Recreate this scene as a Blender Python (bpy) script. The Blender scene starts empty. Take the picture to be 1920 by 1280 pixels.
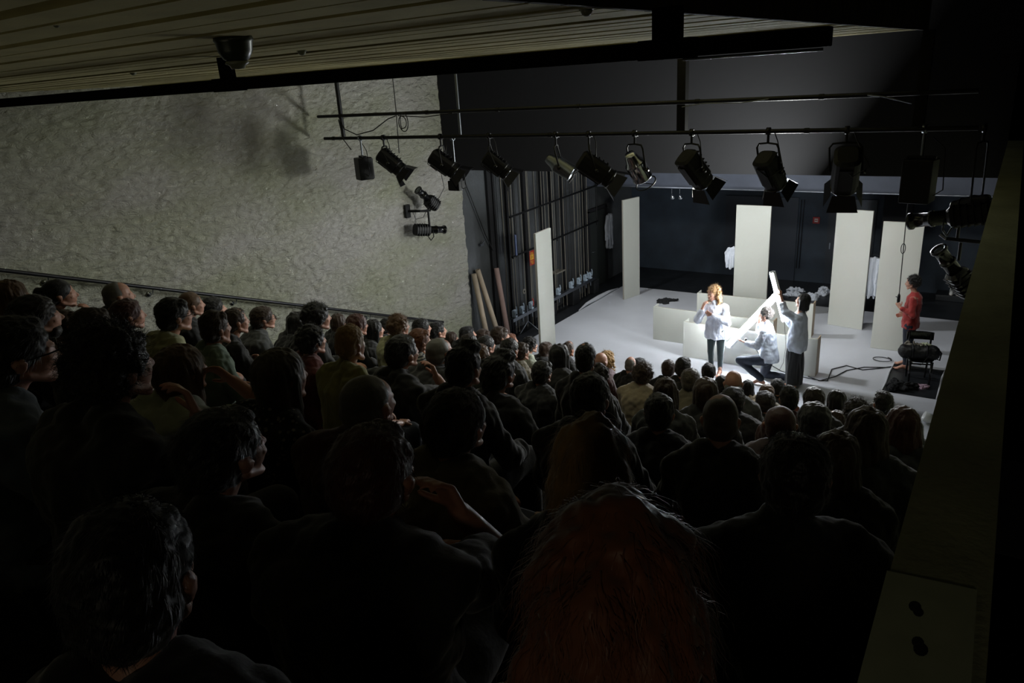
import bpy, bmesh, math, random
import numpy as np
from mathutils import Vector, Matrix, Euler, noise
PI = math.pi
C = bpy.context.scene.collection
scene = bpy.context.scene
R = math.radians

# ------------------------------------------------------------------ camera, world, exposure
cd = bpy.data.cameras.new('camera'); cam = bpy.data.objects.new('camera', cd); C.objects.link(cam)
cd.sensor_width = 36.0; cd.lens = 1388.0/1920*36; cd.clip_start = 0.05
p_, y_, r_ = R(19.4), R(34.9), R(3.71)
fw = Vector((-math.sin(y_)*math.cos(p_), math.cos(y_)*math.cos(p_), -math.sin(p_)))
rt = Vector((math.cos(y_), math.sin(y_), 0)); up = rt.cross(fw)
Rr = rt*math.cos(r_) - up*math.sin(r_); Uu = up*math.cos(r_) + rt*math.sin(r_)
cam.matrix_world = Matrix(((Rr.x, Uu.x, -fw.x, 0), (Rr.y, Uu.y, -fw.y, 0), (Rr.z, Uu.z, -fw.z, 5.5), (0, 0, 0, 1)))
scene.camera = cam
w = bpy.data.worlds.new('world'); scene.world = w; w.use_nodes = True
w.node_tree.nodes['Background'].inputs[0].default_value = (0.80, 0.88, 0.70, 1)
w.node_tree.nodes['Background'].inputs[1].default_value = 0.006
vs = scene.view_settings
vs.view_transform = 'Standard'; vs.look = 'None'; vs.gamma = 1; vs.use_curve_mapping = False; vs.exposure = 3.15
TUBE_POWER = 48.0

def area(name, loc, target, size, power, col, spread=180):
    l = bpy.data.lights.new(name, 'AREA'); l.shape = 'RECTANGLE'; l.size, l.size_y = size; l.energy = power; l.color = col; l.spread = R(spread)
    o = bpy.data.objects.new(name, l); C.objects.link(o); o.location = loc
    o.rotation_euler = (Vector(target)-Vector(loc)).to_track_quat('-Z', 'Y').to_euler(); return o
area('stage_wash', (-8.4, 13.9, 5.6), (-3.2, 14.5, 0), (.4, .4), 12, (.95, .98, 1), 120)
area('upstage_fill', (-3.6, 12.5, 5.0), (-3.6, 17.5, .9), (6, .4), 5.5, (1, 1, .93), 110)  # unseen fill added to lift the upstage floor and panels
area('bounce_fill', (-2.6, 10.2, 3.6), (-10.6, 10.1, 9.0), (.8, .5), 21, (.97, 1, .93), 180)  # unseen area light added to stand in for stage light bounced onto wall and ceiling
area('rim_fill', (-2.6, 12.25, 3.95), (-5.2, 3.5, 2.6), (3, .12), 22, (.96, .98, 1), 150)  # added out of view behind the lintel, mimics stage bounce and rims the heads
area('wall_fill', (-6.6, 4.5, 5.45), (-9.35, 6.0, 3.0), (5, .3), .5, (1, 1, .88), 110)  # fill added to brighten the plaster wall, no fitting there
area('audience_fill', (-4.6, 5.4, 5.62), (-4.6, 5.5, 0), (7, 1.4), 1.7, (1, 1, .76), 150)  # dim unseen source added to fill the audience from above
area('aisle_fill', (.7, -1.8, 5.6), (-.45, 1.6, 4.6), (.4, .3), .055, (1, .90, .66), 75)  # added behind the camera to brighten the wall top and nearest hair
area('ceiling_fill', (-3.2, -2.4, 3.9), (-3.6, -.3, 6.2), (4, .6), .15, (1, .93, .66), 90)  # upward fill added for the ceiling boards, no desk behind it

# ------------------------------------------------------------------ materials
def s2l(c):
    return tuple((v/12.92 if v <= .04045 else ((v+.055)/1.055)**2.4) for v in c)
def mat(name, rgb, rough=.6, metal=0, bump=None, var=None, emit=None, spec=None, sheen=0, wave=None, lin=False, sss=0):
    m = bpy.data.materials.new(name); m.use_nodes = True; nt = m.node_tree; b = nt.nodes['Principled BSDF']
    col = rgb if lin else s2l(rgb)
    b.inputs['Base Color'].default_value = (*col, 1); b.inputs['Roughness'].default_value = rough; b.inputs['Metallic'].default_value = metal
    if spec is not None: b.inputs['Specular IOR Level'].default_value = spec
    if sheen: b.inputs['Sheen Weight'].default_value = sheen; b.inputs['Sheen Roughness'].default_value = .5
    if sss: b.inputs['Subsurface Weight'].default_value = sss; b.inputs['Subsurface Radius'].default_value = (.012, .004, .002)
    tc = nt.nodes.new('ShaderNodeTexCoord')
    if var:
        sc, amt = var
        n = nt.nodes.new('ShaderNodeTexNoise'); n.inputs['Scale'].default_value = sc; n.inputs['Detail'].default_value = 5
        nt.links.new(tc.outputs['Object'], n.inputs['Vector'])
        r = nt.nodes.new('ShaderNodeValToRGB'); nt.links.new(n.outputs['Fac'], r.inputs[0])
        r.color_ramp.elements[0].position = .3; r.color_ramp.elements[1].position = .7
        r.color_ramp.elements[0].color = (*[max(0, c*(1-amt)) for c in col], 1); r.color_ramp.elements[1].color = (*[min(1, c*(1+amt)) for c in col], 1)
        nt.links.new(r.outputs[0], b.inputs['Base Color'])
    if bump:
        sc, st, dist = bump
        n = nt.nodes.new('ShaderNodeTexNoise'); n.inputs['Scale'].default_value = sc; n.inputs['Detail'].default_value = 6
        nt.links.new(tc.outputs['Object'], n.inputs['Vector'])
        bp = nt.nodes.new('ShaderNodeBump'); bp.inputs['Strength'].default_value = st; bp.inputs['Distance'].default_value = dist
        nt.links.new(n.outputs['Fac'], bp.inputs['Height']); nt.links.new(bp.outputs[0], b.inputs['Normal'])
    if emit:
        b.inputs['Emission Color'].default_value = (*emit[0], 1); b.inputs['Emission Strength'].default_value = emit[1]
    return m
M = {}
M['stage'] = mat('white_stage_floor', (.78, .79, .82), .5, var=(1.1, .05), bump=(1.6, .35, .03))
M['blackfloor'] = mat('black_stage_floor', (.115, .125, .14), .45, var=(3, .3))
M['blackpaint'] = mat('black_painted_wall', (.165, .205, .25), .7, var=(2.2, .25), bump=(14, .3, .01))
M['blackside'] = mat('black_painted_side_wall', (.25, .26, .27), .8, var=(1.3, .35), bump=(20, .5, .01))
M['void'] = mat('black_drape', (.075, .075, .095), .9, bump=(9, .2, .01))
M['soffit'] = mat('grey_black_soffit', (.27, .29, .34), .7, var=(3, .15))
M['panel'] = mat('white_stage_panel', (.77, .775, .745), .45, var=(.8, .03))
M['paneledge'] = mat('panel_edge_wood', (.62, .60, .56), .6)
M['panelback'] = mat('raw_plywood', (.66, .58, .48), .6, var=(9, .12))
M['black'] = mat('matt_black_metal', (.035, .035, .04), .5, spec=.3)
M['beam'] = mat('flat_black_beam', (.035, .03, .035), .9, spec=.1)
M['blackgloss'] = mat('gloss_black_metal', (.06, .06, .065), .22, spec=.6)
M['steel'] = mat('galvanised_steel', (.5, .52, .55), .35, 1)
M['chrome'] = mat('polished_steel', (.75, .77, .8), .15, 1)
M['darksteel'] = mat('dark_steel', (.16, .16, .17), .4, .7)
M['lens'] = mat('lens_glass', (.3, .33, .36), .08, spec=1)
M['cable'] = mat('black_rubber_cable', (.04, .04, .045), .5)
M['rope'] = mat('grey_rope', (.48, .46, .42), .8, bump=(300, .4, .002))
M['ropedark'] = mat('dark_rope', (.16, .15, .14), .8)
M['lock'] = mat('pale_rope_lock', (.66, .72, .78), .45, var=(20, .15))
M['redgrip'] = mat('red_grip', (.72, .12, .1), .4)
M['card'] = mat('cardboard_tube', (.66, .60, .53), .8, var=(6, .08))
M['cardpink'] = mat('pinkish_tube', (.68, .57, .55), .8, var=(6, .08))
M['ceil'] = mat('ceiling_board', (.74, .70, .50), .7, var=(4, .14), bump=(60, .3, .003))
M['ceildark'] = mat('ceiling_gap', (.07, .07, .05), .9)
M['conc'] = mat('side_wall_concrete', (.62, .63, .50), .9, var=(2.5, .2), bump=(30, .5, .01))
M['litpatch_cloth'] = mat('lit_patch_and_cloth', (.70, .73, .62), .9, var=(6, .12))  # paler tone paints the lit patch on the wall top; also a scarf cloth
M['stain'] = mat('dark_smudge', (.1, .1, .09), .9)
M['tier'] = mat('dark_tier_carpet', (.05, .05, .055), .95, bump=(200, .3, .003))
M['bench'] = mat('dark_bench_cloth', (.06, .05, .06), .9)
M['skin'] = mat('skin', (.74, .55, .47), .5, sss=.06)
M['skintan'] = mat('skin_tan', (.66, .46, .37), .5, sss=.06)
M['signred'] = mat('sign_red', (.60, .10, .09), .5)
M['signwhite'] = mat('sign_white', (.86, .84, .80), .5)
M['signyellow'] = mat('sign_yellow', (.78, .62, .2), .5)
M['tube'] = mat('fluorescent_tube', (1, 1, 1), .3, emit=((.90, .96, 1.0), TUBE_POWER))
M['fixture'] = mat('white_enamel', (.88, .89, .9), .3)
M['greyplastic'] = mat('dull_green_grey_plastic', (.22, .25, .19), .3, spec=.7)
M['clearplastic'] = mat('clear_plastic', (.55, .57, .5), .12, spec=.9)
M['laundry'] = mat('white_cloth', (.80, .82, .86), .8, bump=(18, .6, .02))
M['darkcloth'] = mat('dark_cloth', (.07, .075, .09), .85, bump=(16, .6, .02))
M['denim'] = mat('dark_denim', (.13, .155, .21), .8, bump=(60, .3, .004), var=(14, .2))
M['pinkcloth'] = mat('pink_cloth', (.62, .52, .58), .85, bump=(16, .6, .02))
M['bagblack'] = mat('black_nylon', (.05, .055, .06), .55, bump=(25, .5, .01))
M['lacquer'] = mat('black_lacquered_wood', (.04, .045, .05), .18, spec=.7)
M['trainer'] = mat('white_trainer', (.8, .8, .8), .5)
M['blueplastic'] = mat('blue_grey_tube', (.38, .44, .6), .4)
M['glassesframe'] = mat('glasses_frame', (.03, .03, .03), .3)
M['eye'] = mat('eye', (.85, .83, .8), .2)
M['lips'] = mat('lips', (.66, .36, .34), .5)
HAIR = {k: mat('hair_'+k, c, .5, spec=.35, sheen=.22) for k, c in dict(k=(.05, .042, .04), db=(.13, .10, .08), b=(.22, .155, .11), lb=(.37, .27, .18),
        dr=(.26, .12, .09), r=(.42, .25, .15), g=(.42, .41, .39), gb=(.30, .27, .23), y=(.60, .47, .28), gold=(.70, .55, .38)).items()}
CL = {k: mat('cloth_'+k, c, .85, bump=(45, .35, .006), var=(9, .12), sheen=.25) for k, c in dict(black=(.055, .055, .06), dgrey=(.16, .165, .17), grey=(.26, .27, .27),
        dgreen=(.15, .17, .13), dred=(.24, .09, .08), red=(.34, .10, .09), cream=(.62, .62, .47), mint=(.42, .49, .43), slate=(.30, .34, .38), white=(.62, .64, .58),
        yellow=(.58, .57, .36), beige=(.42, .39, .32), offwhite=(.60, .55, .46), pink=(.45, .38, .40), navy=(.08, .09, .15), mauve=(.30, .24, .25),
        perfwhite=(.86, .88, .93), perfgrey=(.72, .75, .80), perfred=(.62, .19, .18), leggings=(.13, .19, .19), trousers=(.06, .06, .07)).items()}
def pattern_mat(name, kind):
    m = bpy.data.materials.new(name); m.use_nodes = True; nt = m.node_tree; b = nt.nodes['Principled BSDF']; b.inputs['Roughness'].default_value = .85
    tc = nt.nodes.new('ShaderNodeTexCoord'); r = nt.nodes.new('ShaderNodeValToRGB')
    if kind == 'floral':
        n = nt.nodes.new('ShaderNodeTexVoronoi'); n.inputs['Scale'].default_value = 38; nt.links.new(tc.outputs['Object'], n.inputs['Vector']); nt.links.new(n.outputs['Distance'], r.inputs[0])
        r.color_ramp.elements[0].position = .22; r.color_ramp.elements[0].color = (.22, .20, .18, 1); r.color_ramp.elements[1].position = .34; r.color_ramp.elements[1].color = (.008, .007, .010, 1)
    else:
        n = nt.nodes.new('ShaderNodeTexWave'); n.bands_direction = 'Z'; n.inputs['Scale'].default_value = 14; nt.links.new(tc.outputs['Object'], n.inputs['Vector']); nt.links.new(n.outputs['Fac'], r.inputs[0])
        r.color_ramp.elements[0].position = .45; r.color_ramp.elements[0].color = (.02, .02, .022, 1); r.color_ramp.elements[1].position = .6; r.color_ramp.elements[1].color = (.22, .21, .18, 1)
    nt.links.new(r.outputs[0], b.inputs['Base Color']); return m
CL['floral'] = pattern_mat('cloth_floral', 'floral'); CL['striped'] = pattern_mat('cloth_striped', 'stripe')
# plaster: heavy trowelled stucco
m = mat('rough_plaster', (.60, .60, .54), .9); M['plaster'] = m
nt = m.node_tree; b = nt.nodes['Principled BSDF']; tc = nt.nodes.new('ShaderNodeTexCoord')
mp = nt.nodes.new('ShaderNodeMapping'); mp.inputs['Rotation'].default_value = (R(50), 0, 0); mp.inputs['Scale'].default_value = (1, .6, 1.35); nt.links.new(tc.outputs['Object'], mp.inputs['Vector'])
n1 = nt.nodes.new('ShaderNodeTexNoise'); n1.inputs['Scale'].default_value = 12; n1.inputs['Detail'].default_value = 7; n1.inputs['Roughness'].default_value = .6; n1.inputs['Distortion'].default_value = .45
n2 = nt.nodes.new('ShaderNodeTexNoise'); n2.inputs['Scale'].default_value = 1.1; n2.inputs['Detail'].default_value = 3
nt.links.new(mp.outputs[0], n1.inputs['Vector']); nt.links.new(mp.outputs[0], n2.inputs['Vector'])
bp = nt.nodes.new('ShaderNodeBump'); bp.inputs['Strength'].default_value = .85; bp.inputs['Distance'].default_value = .13
nt.links.new(n1.outputs['Fac'], bp.inputs['Height']); nt.links.new(bp.outputs[0], b.inputs['Normal'])
cr = nt.nodes.new('ShaderNodeValToRGB'); cr.color_ramp.elements[0].position = .35; cr.color_ramp.elements[1].position = .65
cr.color_ramp.elements[0].color = (*s2l((.60, .605, .53)), 1); cr.color_ramp.elements[1].color = (*s2l((.66, .65, .63)), 1)
nt.links.new(n2.outputs['Fac'], cr.inputs[0]); nt.links.new(cr.outputs[0], b.inputs['Base Color'])

# ------------------------------------------------------------------ object helpers
def tag(o, label=None, cat=None, group=None, kind=None):
    if label: o['label'] = label
    if cat: o['category'] = cat
    if group: o['group'] = group
    if kind: o['kind'] = kind
    return o
def empty(name, loc=(0, 0, 0), rz=0, label=None, cat=None, group=None):
    o = bpy.data.objects.new(name, None); C.objects.link(o); o.location = loc; o.rotation_euler = (0, 0, rz); o.empty_display_size = .1
    return tag(o, label, cat, group)
def link(name, me, m=None, parent=None):
    o = bpy.data.objects.new(name, me); C.objects.link(o)
    if m and not me.materials: me.materials.append(m)
    if parent is not None: o.parent = parent
    return o
def use_mat(o, m):
    o.material_slots[0].link = 'OBJECT'; o.material_slots[0].material = m
    return o
def frame(d, hint=(0, 0, 1)):
    d = Vector(d).normalized(); h = Vector(hint)
    if abs(d.dot(h.normalized())) > .97: h = Vector((1, 0, 0)) if abs(d.x) < .9 else Vector((0, 1, 0))
    x = h.cross(d).normalized(); return x, d.cross(x), d
class MB:
    def __init__(s): s.v = []; s.f = []; s.sm = []
    def add(s, vs, fs, smooth=False):
        o = len(s.v); s.v += [tuple(v) for v in vs]; s.f += [tuple(i+o for i in f) for f in fs]; s.sm += [smooth]*len(fs)
    def box(s, c, size, rot=None):
        hx, hy, hz = size[0]/2, size[1]/2, size[2]/2
        vs = [Vector((x, y, z)) for x in (-hx, hx) for y in (-hy, hy) for z in (-hz, hz)]
        if rot is not None: vs = [rot @ v for v in vs]
        vs = [v+Vector(c) for v in vs]
        s.add(vs, [(0, 1, 3, 2), (4, 6, 7, 5), (0, 4, 5, 1), (2, 3, 7, 6), (0, 2, 6, 4), (1, 5, 7, 3)]); return s
    def box2(s, a, b): return s.box([(p+q)/2 for p, q in zip(a, b)], [abs(q-p) for p, q in zip(a, b)])
    def tube(s, pts, r, n=10, caps=True, smooth=True):
        pts = [Vector(p) for p in pts]; rs = r if isinstance(r, (list, tuple)) else [r]*len(pts)
        rings = []; x = None
        for i, p in enumerate(pts):
            d = (pts[min(i+1, len(pts)-1)]-pts[max(i-1, 0)]).normalized()
            if x is None: x, yv, _ = frame(d)
            else:
                x = (x-d*x.dot(d)).normalized()
            yv = d.cross(x)
            rings.append([p+(x*math.cos(2*PI*k/n)+yv*math.sin(2*PI*k/n))*rs[i] for k in range(n)])
        vs = [v for rg in rings for v in rg]
        fs = [(i*n+k, i*n+(k+1) % n, (i+1)*n+(k+1) % n, (i+1)*n+k) for i in range(len(pts)-1) for k in range(n)]
        s.add(vs, fs, smooth)
        if caps: s.add(rings[0], [tuple(range(n))[::-1]]); s.add(rings[-1], [tuple(range(n))])
        return s
    def lathe(s, o, d, prof, n=20, smooth=True):   # prof: (t along d, radius)
        x, yv, d = frame(d); o = Vector(o)
        vs = [o+d*t+(x*math.cos(2*PI*k/n)+yv*math.sin(2*PI*k/n))*max(r, 1e-4) for t, r in prof for k in range(n)]
        fs = [(i*n+k, i*n+(k+1) % n, (i+1)*n+(k+1) % n, (i+1)*n+k) for i in range(len(prof)-1) for k in range(n)]
        s.add(vs, fs, smooth); return s
    def ball(s, c, rad, n=14, rot=None):
        rad = rad if isinstance(rad, (list, tuple)) else (rad,)*3; m = n//2
        vs = []; fs = []
        for i in range(m+1):
            a = PI*i/m
            for k in range(n):
                v = Vector((math.sin(a)*math.cos(2*PI*k/n)*rad[0], math.sin(a)*math.sin(2*PI*k/n)*rad[1], math.cos(a)*rad[2]))
                if rot is not None: v = rot @ v
                vs.append(v+Vector(c))
        fs = [(i*n+k, (i+1)*n+k, (i+1)*n+(k+1) % n, i*n+(k+1) % n) for i in range(m) for k in range(n)]
        s.add(vs, fs, True); return s
    def cone(s, a, b, ra, rb, n=14):            # round cone (capsule with two radii), closed
        a = Vector(a); b = Vector(b); L = (b-a).length
        if L < 1e-5: return s.ball(a, max(ra, rb), n)
        prof = [(-ra*math.cos(t), ra*math.sin(t)) for t in (.02, .4, .8, 1.2, PI/2)]+[(L+rb*math.sin(t), rb*math.cos(t)) for t in (0, .4, .8, 1.2, 1.55)]
        return s.lathe(a, b-a, prof, n)
    def chain(s, pts, rs):
        for i in range(len(pts)-1): s.cone(pts[i], pts[i+1], rs[i], rs[i+1])
        return s
    def loft(s, rings, xdir=(1, 0, 0), n=24, smooth=True, power=1.0, ydir=None):  # rings: (centre, rx, ry)
        xd = Vector(xdir).normalized(); vs = []
        for i, (c, rx, ry) in enumerate(rings):
            d = Vector(rings[min(i+1, len(rings)-1)][0])-Vector(rings[max(i-1, 0)][0])
            yd = (Vector(ydir) if ydir else d.normalized().cross(xd)).normalized()
            for k in range(n):
                a = 2*PI*k/n; ca, sa = math.cos(a), math.sin(a)
                vs.append(Vector(c)+xd*rx*math.copysign(abs(ca)**power, ca)+yd*ry*math.copysign(abs(sa)**power, sa))
        fs = [(i*n+k, i*n+(k+1) % n, (i+1)*n+(k+1) % n, (i+1)*n+k) for i in range(len(rings)-1) for k in range(n)]
        fs += [tuple(range(n))[::-1], tuple(range((len(rings)-1)*n, len(rings)*n))]
        s.add(vs, fs, smooth); return s
    def mesh(s, name):
        me = bpy.data.meshes.new(name); me.from_pydata(s.v, [], s.f)
        me.polygons.foreach_set('use_smooth', s.sm); me.update()
        bm = bmesh.new(); bm.from_mesh(me); bmesh.ops.recalc_face_normals(bm, faces=bm.faces); bm.to_mesh(me); bm.free()
        return me
    def build(s, name, m, parent=None, bevel=0):
        o = link(name, s.mesh(name), m, parent)
        if bevel:
            bv = o.modifiers.new('bevel', 'BEVEL'); bv.width = bevel; bv.segments = 2; bv.limit_method = 'ANGLE'
        return o
def fuse(mb, name, voxel, smooth=4, factor=.5):
    """one continuous surface out of overlapping volumes"""
    o = bpy.data.objects.new('tmp', mb.mesh('tmp')); C.objects.link(o)
    r = o.modifiers.new('r', 'REMESH'); r.mode = 'VOXEL'; r.voxel_size = voxel; r.use_smooth_shade = True
    if smooth:
        q = o.modifiers.new('s', 'SMOOTH'); q.factor = factor; q.iterations = smooth
    dg = bpy.context.evaluated_depsgraph_get(); ev = o.evaluated_get(dg)
    me = bpy.data.meshes.new_from_object(ev); me.name = name
    old = o.data; bpy.data.objects.remove(o); bpy.data.meshes.remove(old)
    me.materials.clear()
    me.polygons.foreach_set('use_smooth', [True]*len(me.polygons))
    return me
def ruffle(me, amp, scale, seed=0, stretch=(1, 1, 1), amp2=0, scale2=0, bias=0):
    off = Vector((seed*7.3, seed*3.1, seed*1.7)); n = len(me.vertices)
    nr = [v.normal.copy() for v in me.vertices]
    for v, q in zip(me.vertices, nr):
        p = Vector((v.co.x*stretch[0], v.co.y*stretch[1], v.co.z*stretch[2]))
        h = (noise.noise(p*scale+off)+bias)*amp
        if amp2: h += noise.noise(p*scale2+off)*amp2
        v.co = v.co+q*h
    me.update(); return me
def structure(o): o['kind'] = 'structure'; return o

# ------------------------------------------------------------------ the setting
mb = MB()
mb.box2((-9.35, -3, -.06), (1.3, 20, -.006)); structure(mb.build('floor', M['blackfloor']))
mb = MB()
for a, b_ in (((-8.65, 9.0), (-1.5, 17.9)), ((-1.5, 9.0), (1.1, 13.3)), ((-1.5, 14.75), (1.1, 17.9)), ((-.66, 13.3), (1.1, 14.75))):
    mb.box2((a[0], a[1], -.006), (b_[0], b_[1], 0))
mb.tube([(-1.5, 13.3, .004), (-1.49, 13.7, .012), (-1.51, 14.2, .018), (-1.5, 14.75, .004)], [.008, .015, .018, .008], 8)   # curled cut edge of the sheet
mb.tube([(-.66, 13.3, .004), (-.655, 13.8, .02), (-.67, 14.3, .016), (-.66, 14.75, .004)], [.008, .02, .016, .008], 8)
mb.tube([(-8.66, 15.4, .01), (-8.7, 15.9, .04), (-8.68, 16.5, .05), (-8.7, 17.1, .03), (-8.65, 17.6, .01)], [.01, .04, .055, .04, .01], 10)
structure(mb.build('floor_white', M['stage']))
# ceiling: real boards with gaps under a dark backing
rnd = random.Random(4)
def xr(y): return -1.27+.045*(y-1.8)
mb = MB(); y = -2.6
while y < 8.55:
    wd = rnd.choice((.10, .13, .15, .17)); wd = min(wd, 8.6-y); dz = rnd.choice((0, 0, .004, .008))
    x0, x1 = -9.35, xr(y)
    mb.box2((x0, y, 5.71+dz), (x1, y+wd, 5.735+dz)); y += wd+rnd.choice((.028, .036, .045, .07))
structure(mb.build('ceiling', M['ceil']))
mb = MB(); mb.box2((-9.35, -2.8, 5.75), (xr(-2.8), 8.6, 5.80))
structure(mb.build('ceiling_backing', M['ceildark']))
mb = MB()
a0 = Vector((xr(-2.8)+.012, -2.8, 0)); a1 = Vector((xr(8.6)+.012, 8.62, 0)); d = (a1-a0); nn = d.cross(Vector((0, 0, 1))).normalized()
for i in range(60):
    p = a0+d*(i/60); q = a0+d*((i+1)/60-.0012)
    off = nn*rnd.uniform(0, .006)
    vs = [p+off+Vector((0, 0, 5.705)), q+off+Vector((0, 0, 5.705)), q+off+nn*.03+Vector((0, 0, 5.705)), p+off+nn*.03+Vector((0, 0, 5.705))]
    vs += [v+Vector((0, 0, 1.6)) for v in vs]
    mb.add(vs, [(0, 1, 2, 3), (4, 7, 6, 5), (0, 4, 5, 1), (1, 5, 6, 2), (2, 6, 7, 3), (3, 7, 4, 0)])
structure(mb.build('trim_1', mat('brown_fascia', (.20, .17, .13), .8, bump=(20, .4, .01))))
# left plaster wall, displaced grid so its free edge is rough too
ny, nz = 520, 210
vs = []; fs = []
for j in range(nz+1):
    for i in range(ny+1):
        yy = -3+14.97*i/ny; zz = -.05+5.95*j/nz
        h = noise.noise(Vector((yy*3.2+zz*1.5, zz*4.4-yy*1.0, 1)))*.020+noise.noise(Vector((yy*8+zz*4, zz*11-yy*5, 5)))*.022
        e = noise.noise(Vector((3, zz*7, 2)))*.03 if i == ny else 0
        vs.append((-9.35+h, yy+e, zz))
fs = [(j*(ny+1)+i, j*(ny+1)+i+1, (j+1)*(ny+1)+i+1, (j+1)*(ny+1)+i) for j in range(nz) for i in range(ny)]
k = len(vs); vs += [(-9.7, -3, -.05), (-9.7, 11.97, -.05), (-9.7, 11.97, 5.9), (-9.7, -3, 5.9)]
fs += [(k, k+3, k+2, k+1)]
edge = [j*(ny+1)+ny for j in range(nz+1)]
fs += [tuple(edge+[k+2, k+1])]
mb = MB(); mb.add(vs, fs, False); wl = structure(mb.build('wall_left', M['plaster']))
mb = MB(); mb.box2((-9.6, 11.97, -.05), (-9.36, 20, 7)); structure(mb.build('wall_left_stage', M['blackside']))
mb = MB(); mb.box2((-9.6, 20, -.05), (1.5, 20.2, 7)); structure(mb.build('wall_back', M['blackpaint']))
mb = MB(); mb.box2((1.3, -3, -.05), (1.5, 20, 7)); structure(mb.build('wall_right', M['void']))
mb = MB(); mb.box2((-9.6, -3.2, -.05), (1.5, -3, 7)); structure(mb.build('wall_rear', M['void']))
mb = MB(); mb.box2((-9.34, 11.5, 3.93), (1.3, 11.9, 7)); mb.box2((-.19, 11.5, -.05), (1.3, 11.9, 7)); structure(mb.build('wall_proscenium', M['void']))
mb = MB(); mb.box2((-9.35, 17.2, 2.79), (1.3, 17.5, 5.2)); structure(mb.build('trim_2', M['soffit']))
mb = MB(); mb.box2((-9.6, -3, 7), (1.5, 20.2, 7.15)); structure(mb.build('ceiling_void', M['void']))
# side wall that separates the seats from the aisle
A = Vector((-.115, .3)); B_ = Vector((-.185, 11.48)); c_ = Vector((.085, .3)); D_ = Vector((-.02, 11.48))
vs = [(A.x, A.y, -.05), (B_.x, B_.y, -.05), (D_.x, D_.y, -.05), (c_.x, c_.y, -.05)]; vs += [(v[0], v[1], 4.4) for v in vs]
mb = MB(); mb.add(vs, [(0, 1, 2, 3), (4, 7, 6, 5), (0, 4, 5, 1), (1, 5, 6, 2), (2, 6, 7, 3), (3, 7, 4, 0)])
structure(mb.build('wall_aisle', M['conc']))
root = empty('lit_patch_board', (-.03, 1.2, 4.4), 0, 'pale slab added for the lit patch on top of the side wall, bottom right corner', 'board')  # thin slab added where light falls on the wall top, brightness put into its colour
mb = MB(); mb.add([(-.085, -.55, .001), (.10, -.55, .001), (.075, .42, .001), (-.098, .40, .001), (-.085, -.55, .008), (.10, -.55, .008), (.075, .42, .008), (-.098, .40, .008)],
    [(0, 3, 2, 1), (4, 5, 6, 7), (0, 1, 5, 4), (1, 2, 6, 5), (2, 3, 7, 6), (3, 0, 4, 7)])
mb.build('board', M['litpatch_cloth'], root)  # slab added for the lit patch on the wall top
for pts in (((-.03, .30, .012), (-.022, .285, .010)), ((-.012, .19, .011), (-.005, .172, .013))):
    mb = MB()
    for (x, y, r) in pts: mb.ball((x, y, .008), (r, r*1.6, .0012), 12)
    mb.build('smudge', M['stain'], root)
# raked tiers with a low upholstered bench on each
rows = [9.7-.85*k for k in range(0, 12)]
mb = MB()
for yk in rows:
    fz = 5.14-.39*yk-1.2
    mb.box2((-9.3, yk-.40-.85*0, -.04), (-.22, yk+.449, fz))
structure(mb.build('floor_tiers', M['tier']))
for i, yk in enumerate(rows):
    fz = 5.14-.39*yk-1.2
    b_ = empty('bench', (-4.9, yk-.13, fz))
    ordn = ['first', 'second', 'third', 'fourth', 'fifth', 'sixth', 'seventh', 'eighth', 'ninth', 'tenth', 'eleventh', 'twelfth'][i]
    tag(b_, 'long dark upholstered bench on the %s tier up from the stage' % ordn, 'bench', 'audience benches')
    mb = MB(); mb.box((0, 0, .39), (8.0, .40, .08)); mb.build('seat', M['bench'], b_, .02)
    for x in (-3.8, -1.9, 0, 1.9, 3.8):
        mb = MB(); mb.box((x, 0, .175), (.05, .34, .35)); mb.build('leg', M['black'], b_)

# ------------------------------------------------------------------ things on ceiling and left wall
root = empty('ceiling_rail', (-5, 2.68, 5.54), 0, 'long black steel rail hung by two straps under the boarded ceiling', 'rail')
mb = MB(); mb.box2((-4.3, -.03, 0), (4.44, .03, .06)); mb.build('rail', M['beam'], root, .004)
for x in (1.38, 3.89):
    mb = MB(); mb.box2((x-.055, -.012, .06), (x+.055, .012, .17)); mb.box2((x-.10, -.035, -.004), (x+.10, .035, .064)); mb.build('strap', M['beam'], root)
mb = MB(); mb.tube([(3.95, -.005, -.008), (4.42, -.005, -.008)], .005, 8); mb.build('light_strip', M['steel'], root)
det = empty('smoke_detector', (-2.47, 1.88, 5.70), 0, 'domed detector hanging from the boarded ceiling at upper left', 'detector')
mb = MB(); mb.lathe((0, 0, .012), (0, 0, -1), [(0, .001), (0, .068), (.012, .072), (.02, .066), (.05, .062), (.075, .048), (.088, .03), (.092, .001)], 32); mb.build('dome', M['greyplastic'], det)
mb = MB(); mb.lathe((0, 0, -.072), (0, 0, -1), [(0, .04), (.008, .044), (.014, .03), (.026, .024), (.028, .001)], 24); mb.build('sensor_ring', M['clearplastic'], det)
for i, (x, y, lab) in enumerate(((-3.26, 2.9, 'right of the large domed detector'), (-1.32, 2.47, 'near the top centre of the picture'), (-5.22, 3.1, 'furthest left, near the plaster wall'), (-2.18, 1.11, 'glinting at the top left corner'))):
    q = empty('ceiling_button', (x, y, 5.712), 0, 'small clear round cap on the boarded ceiling, %s' % lab, 'cap', 'clear caps on the ceiling')
    r = .022 if i < 3 else .008
    mb = MB(); mb.ball((0, 0, 0), (r, r, r*.95), 18); mb.build('cap', M['clearplastic'], q)
    mb = MB(); mb.lathe((0, 0, .004), (0, 0, -1), [(0, .001), (0, r*1.25), (.004, r*1.2), (.004, .001)], 20); mb.build('flange', M['clearplastic'], q)
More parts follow.
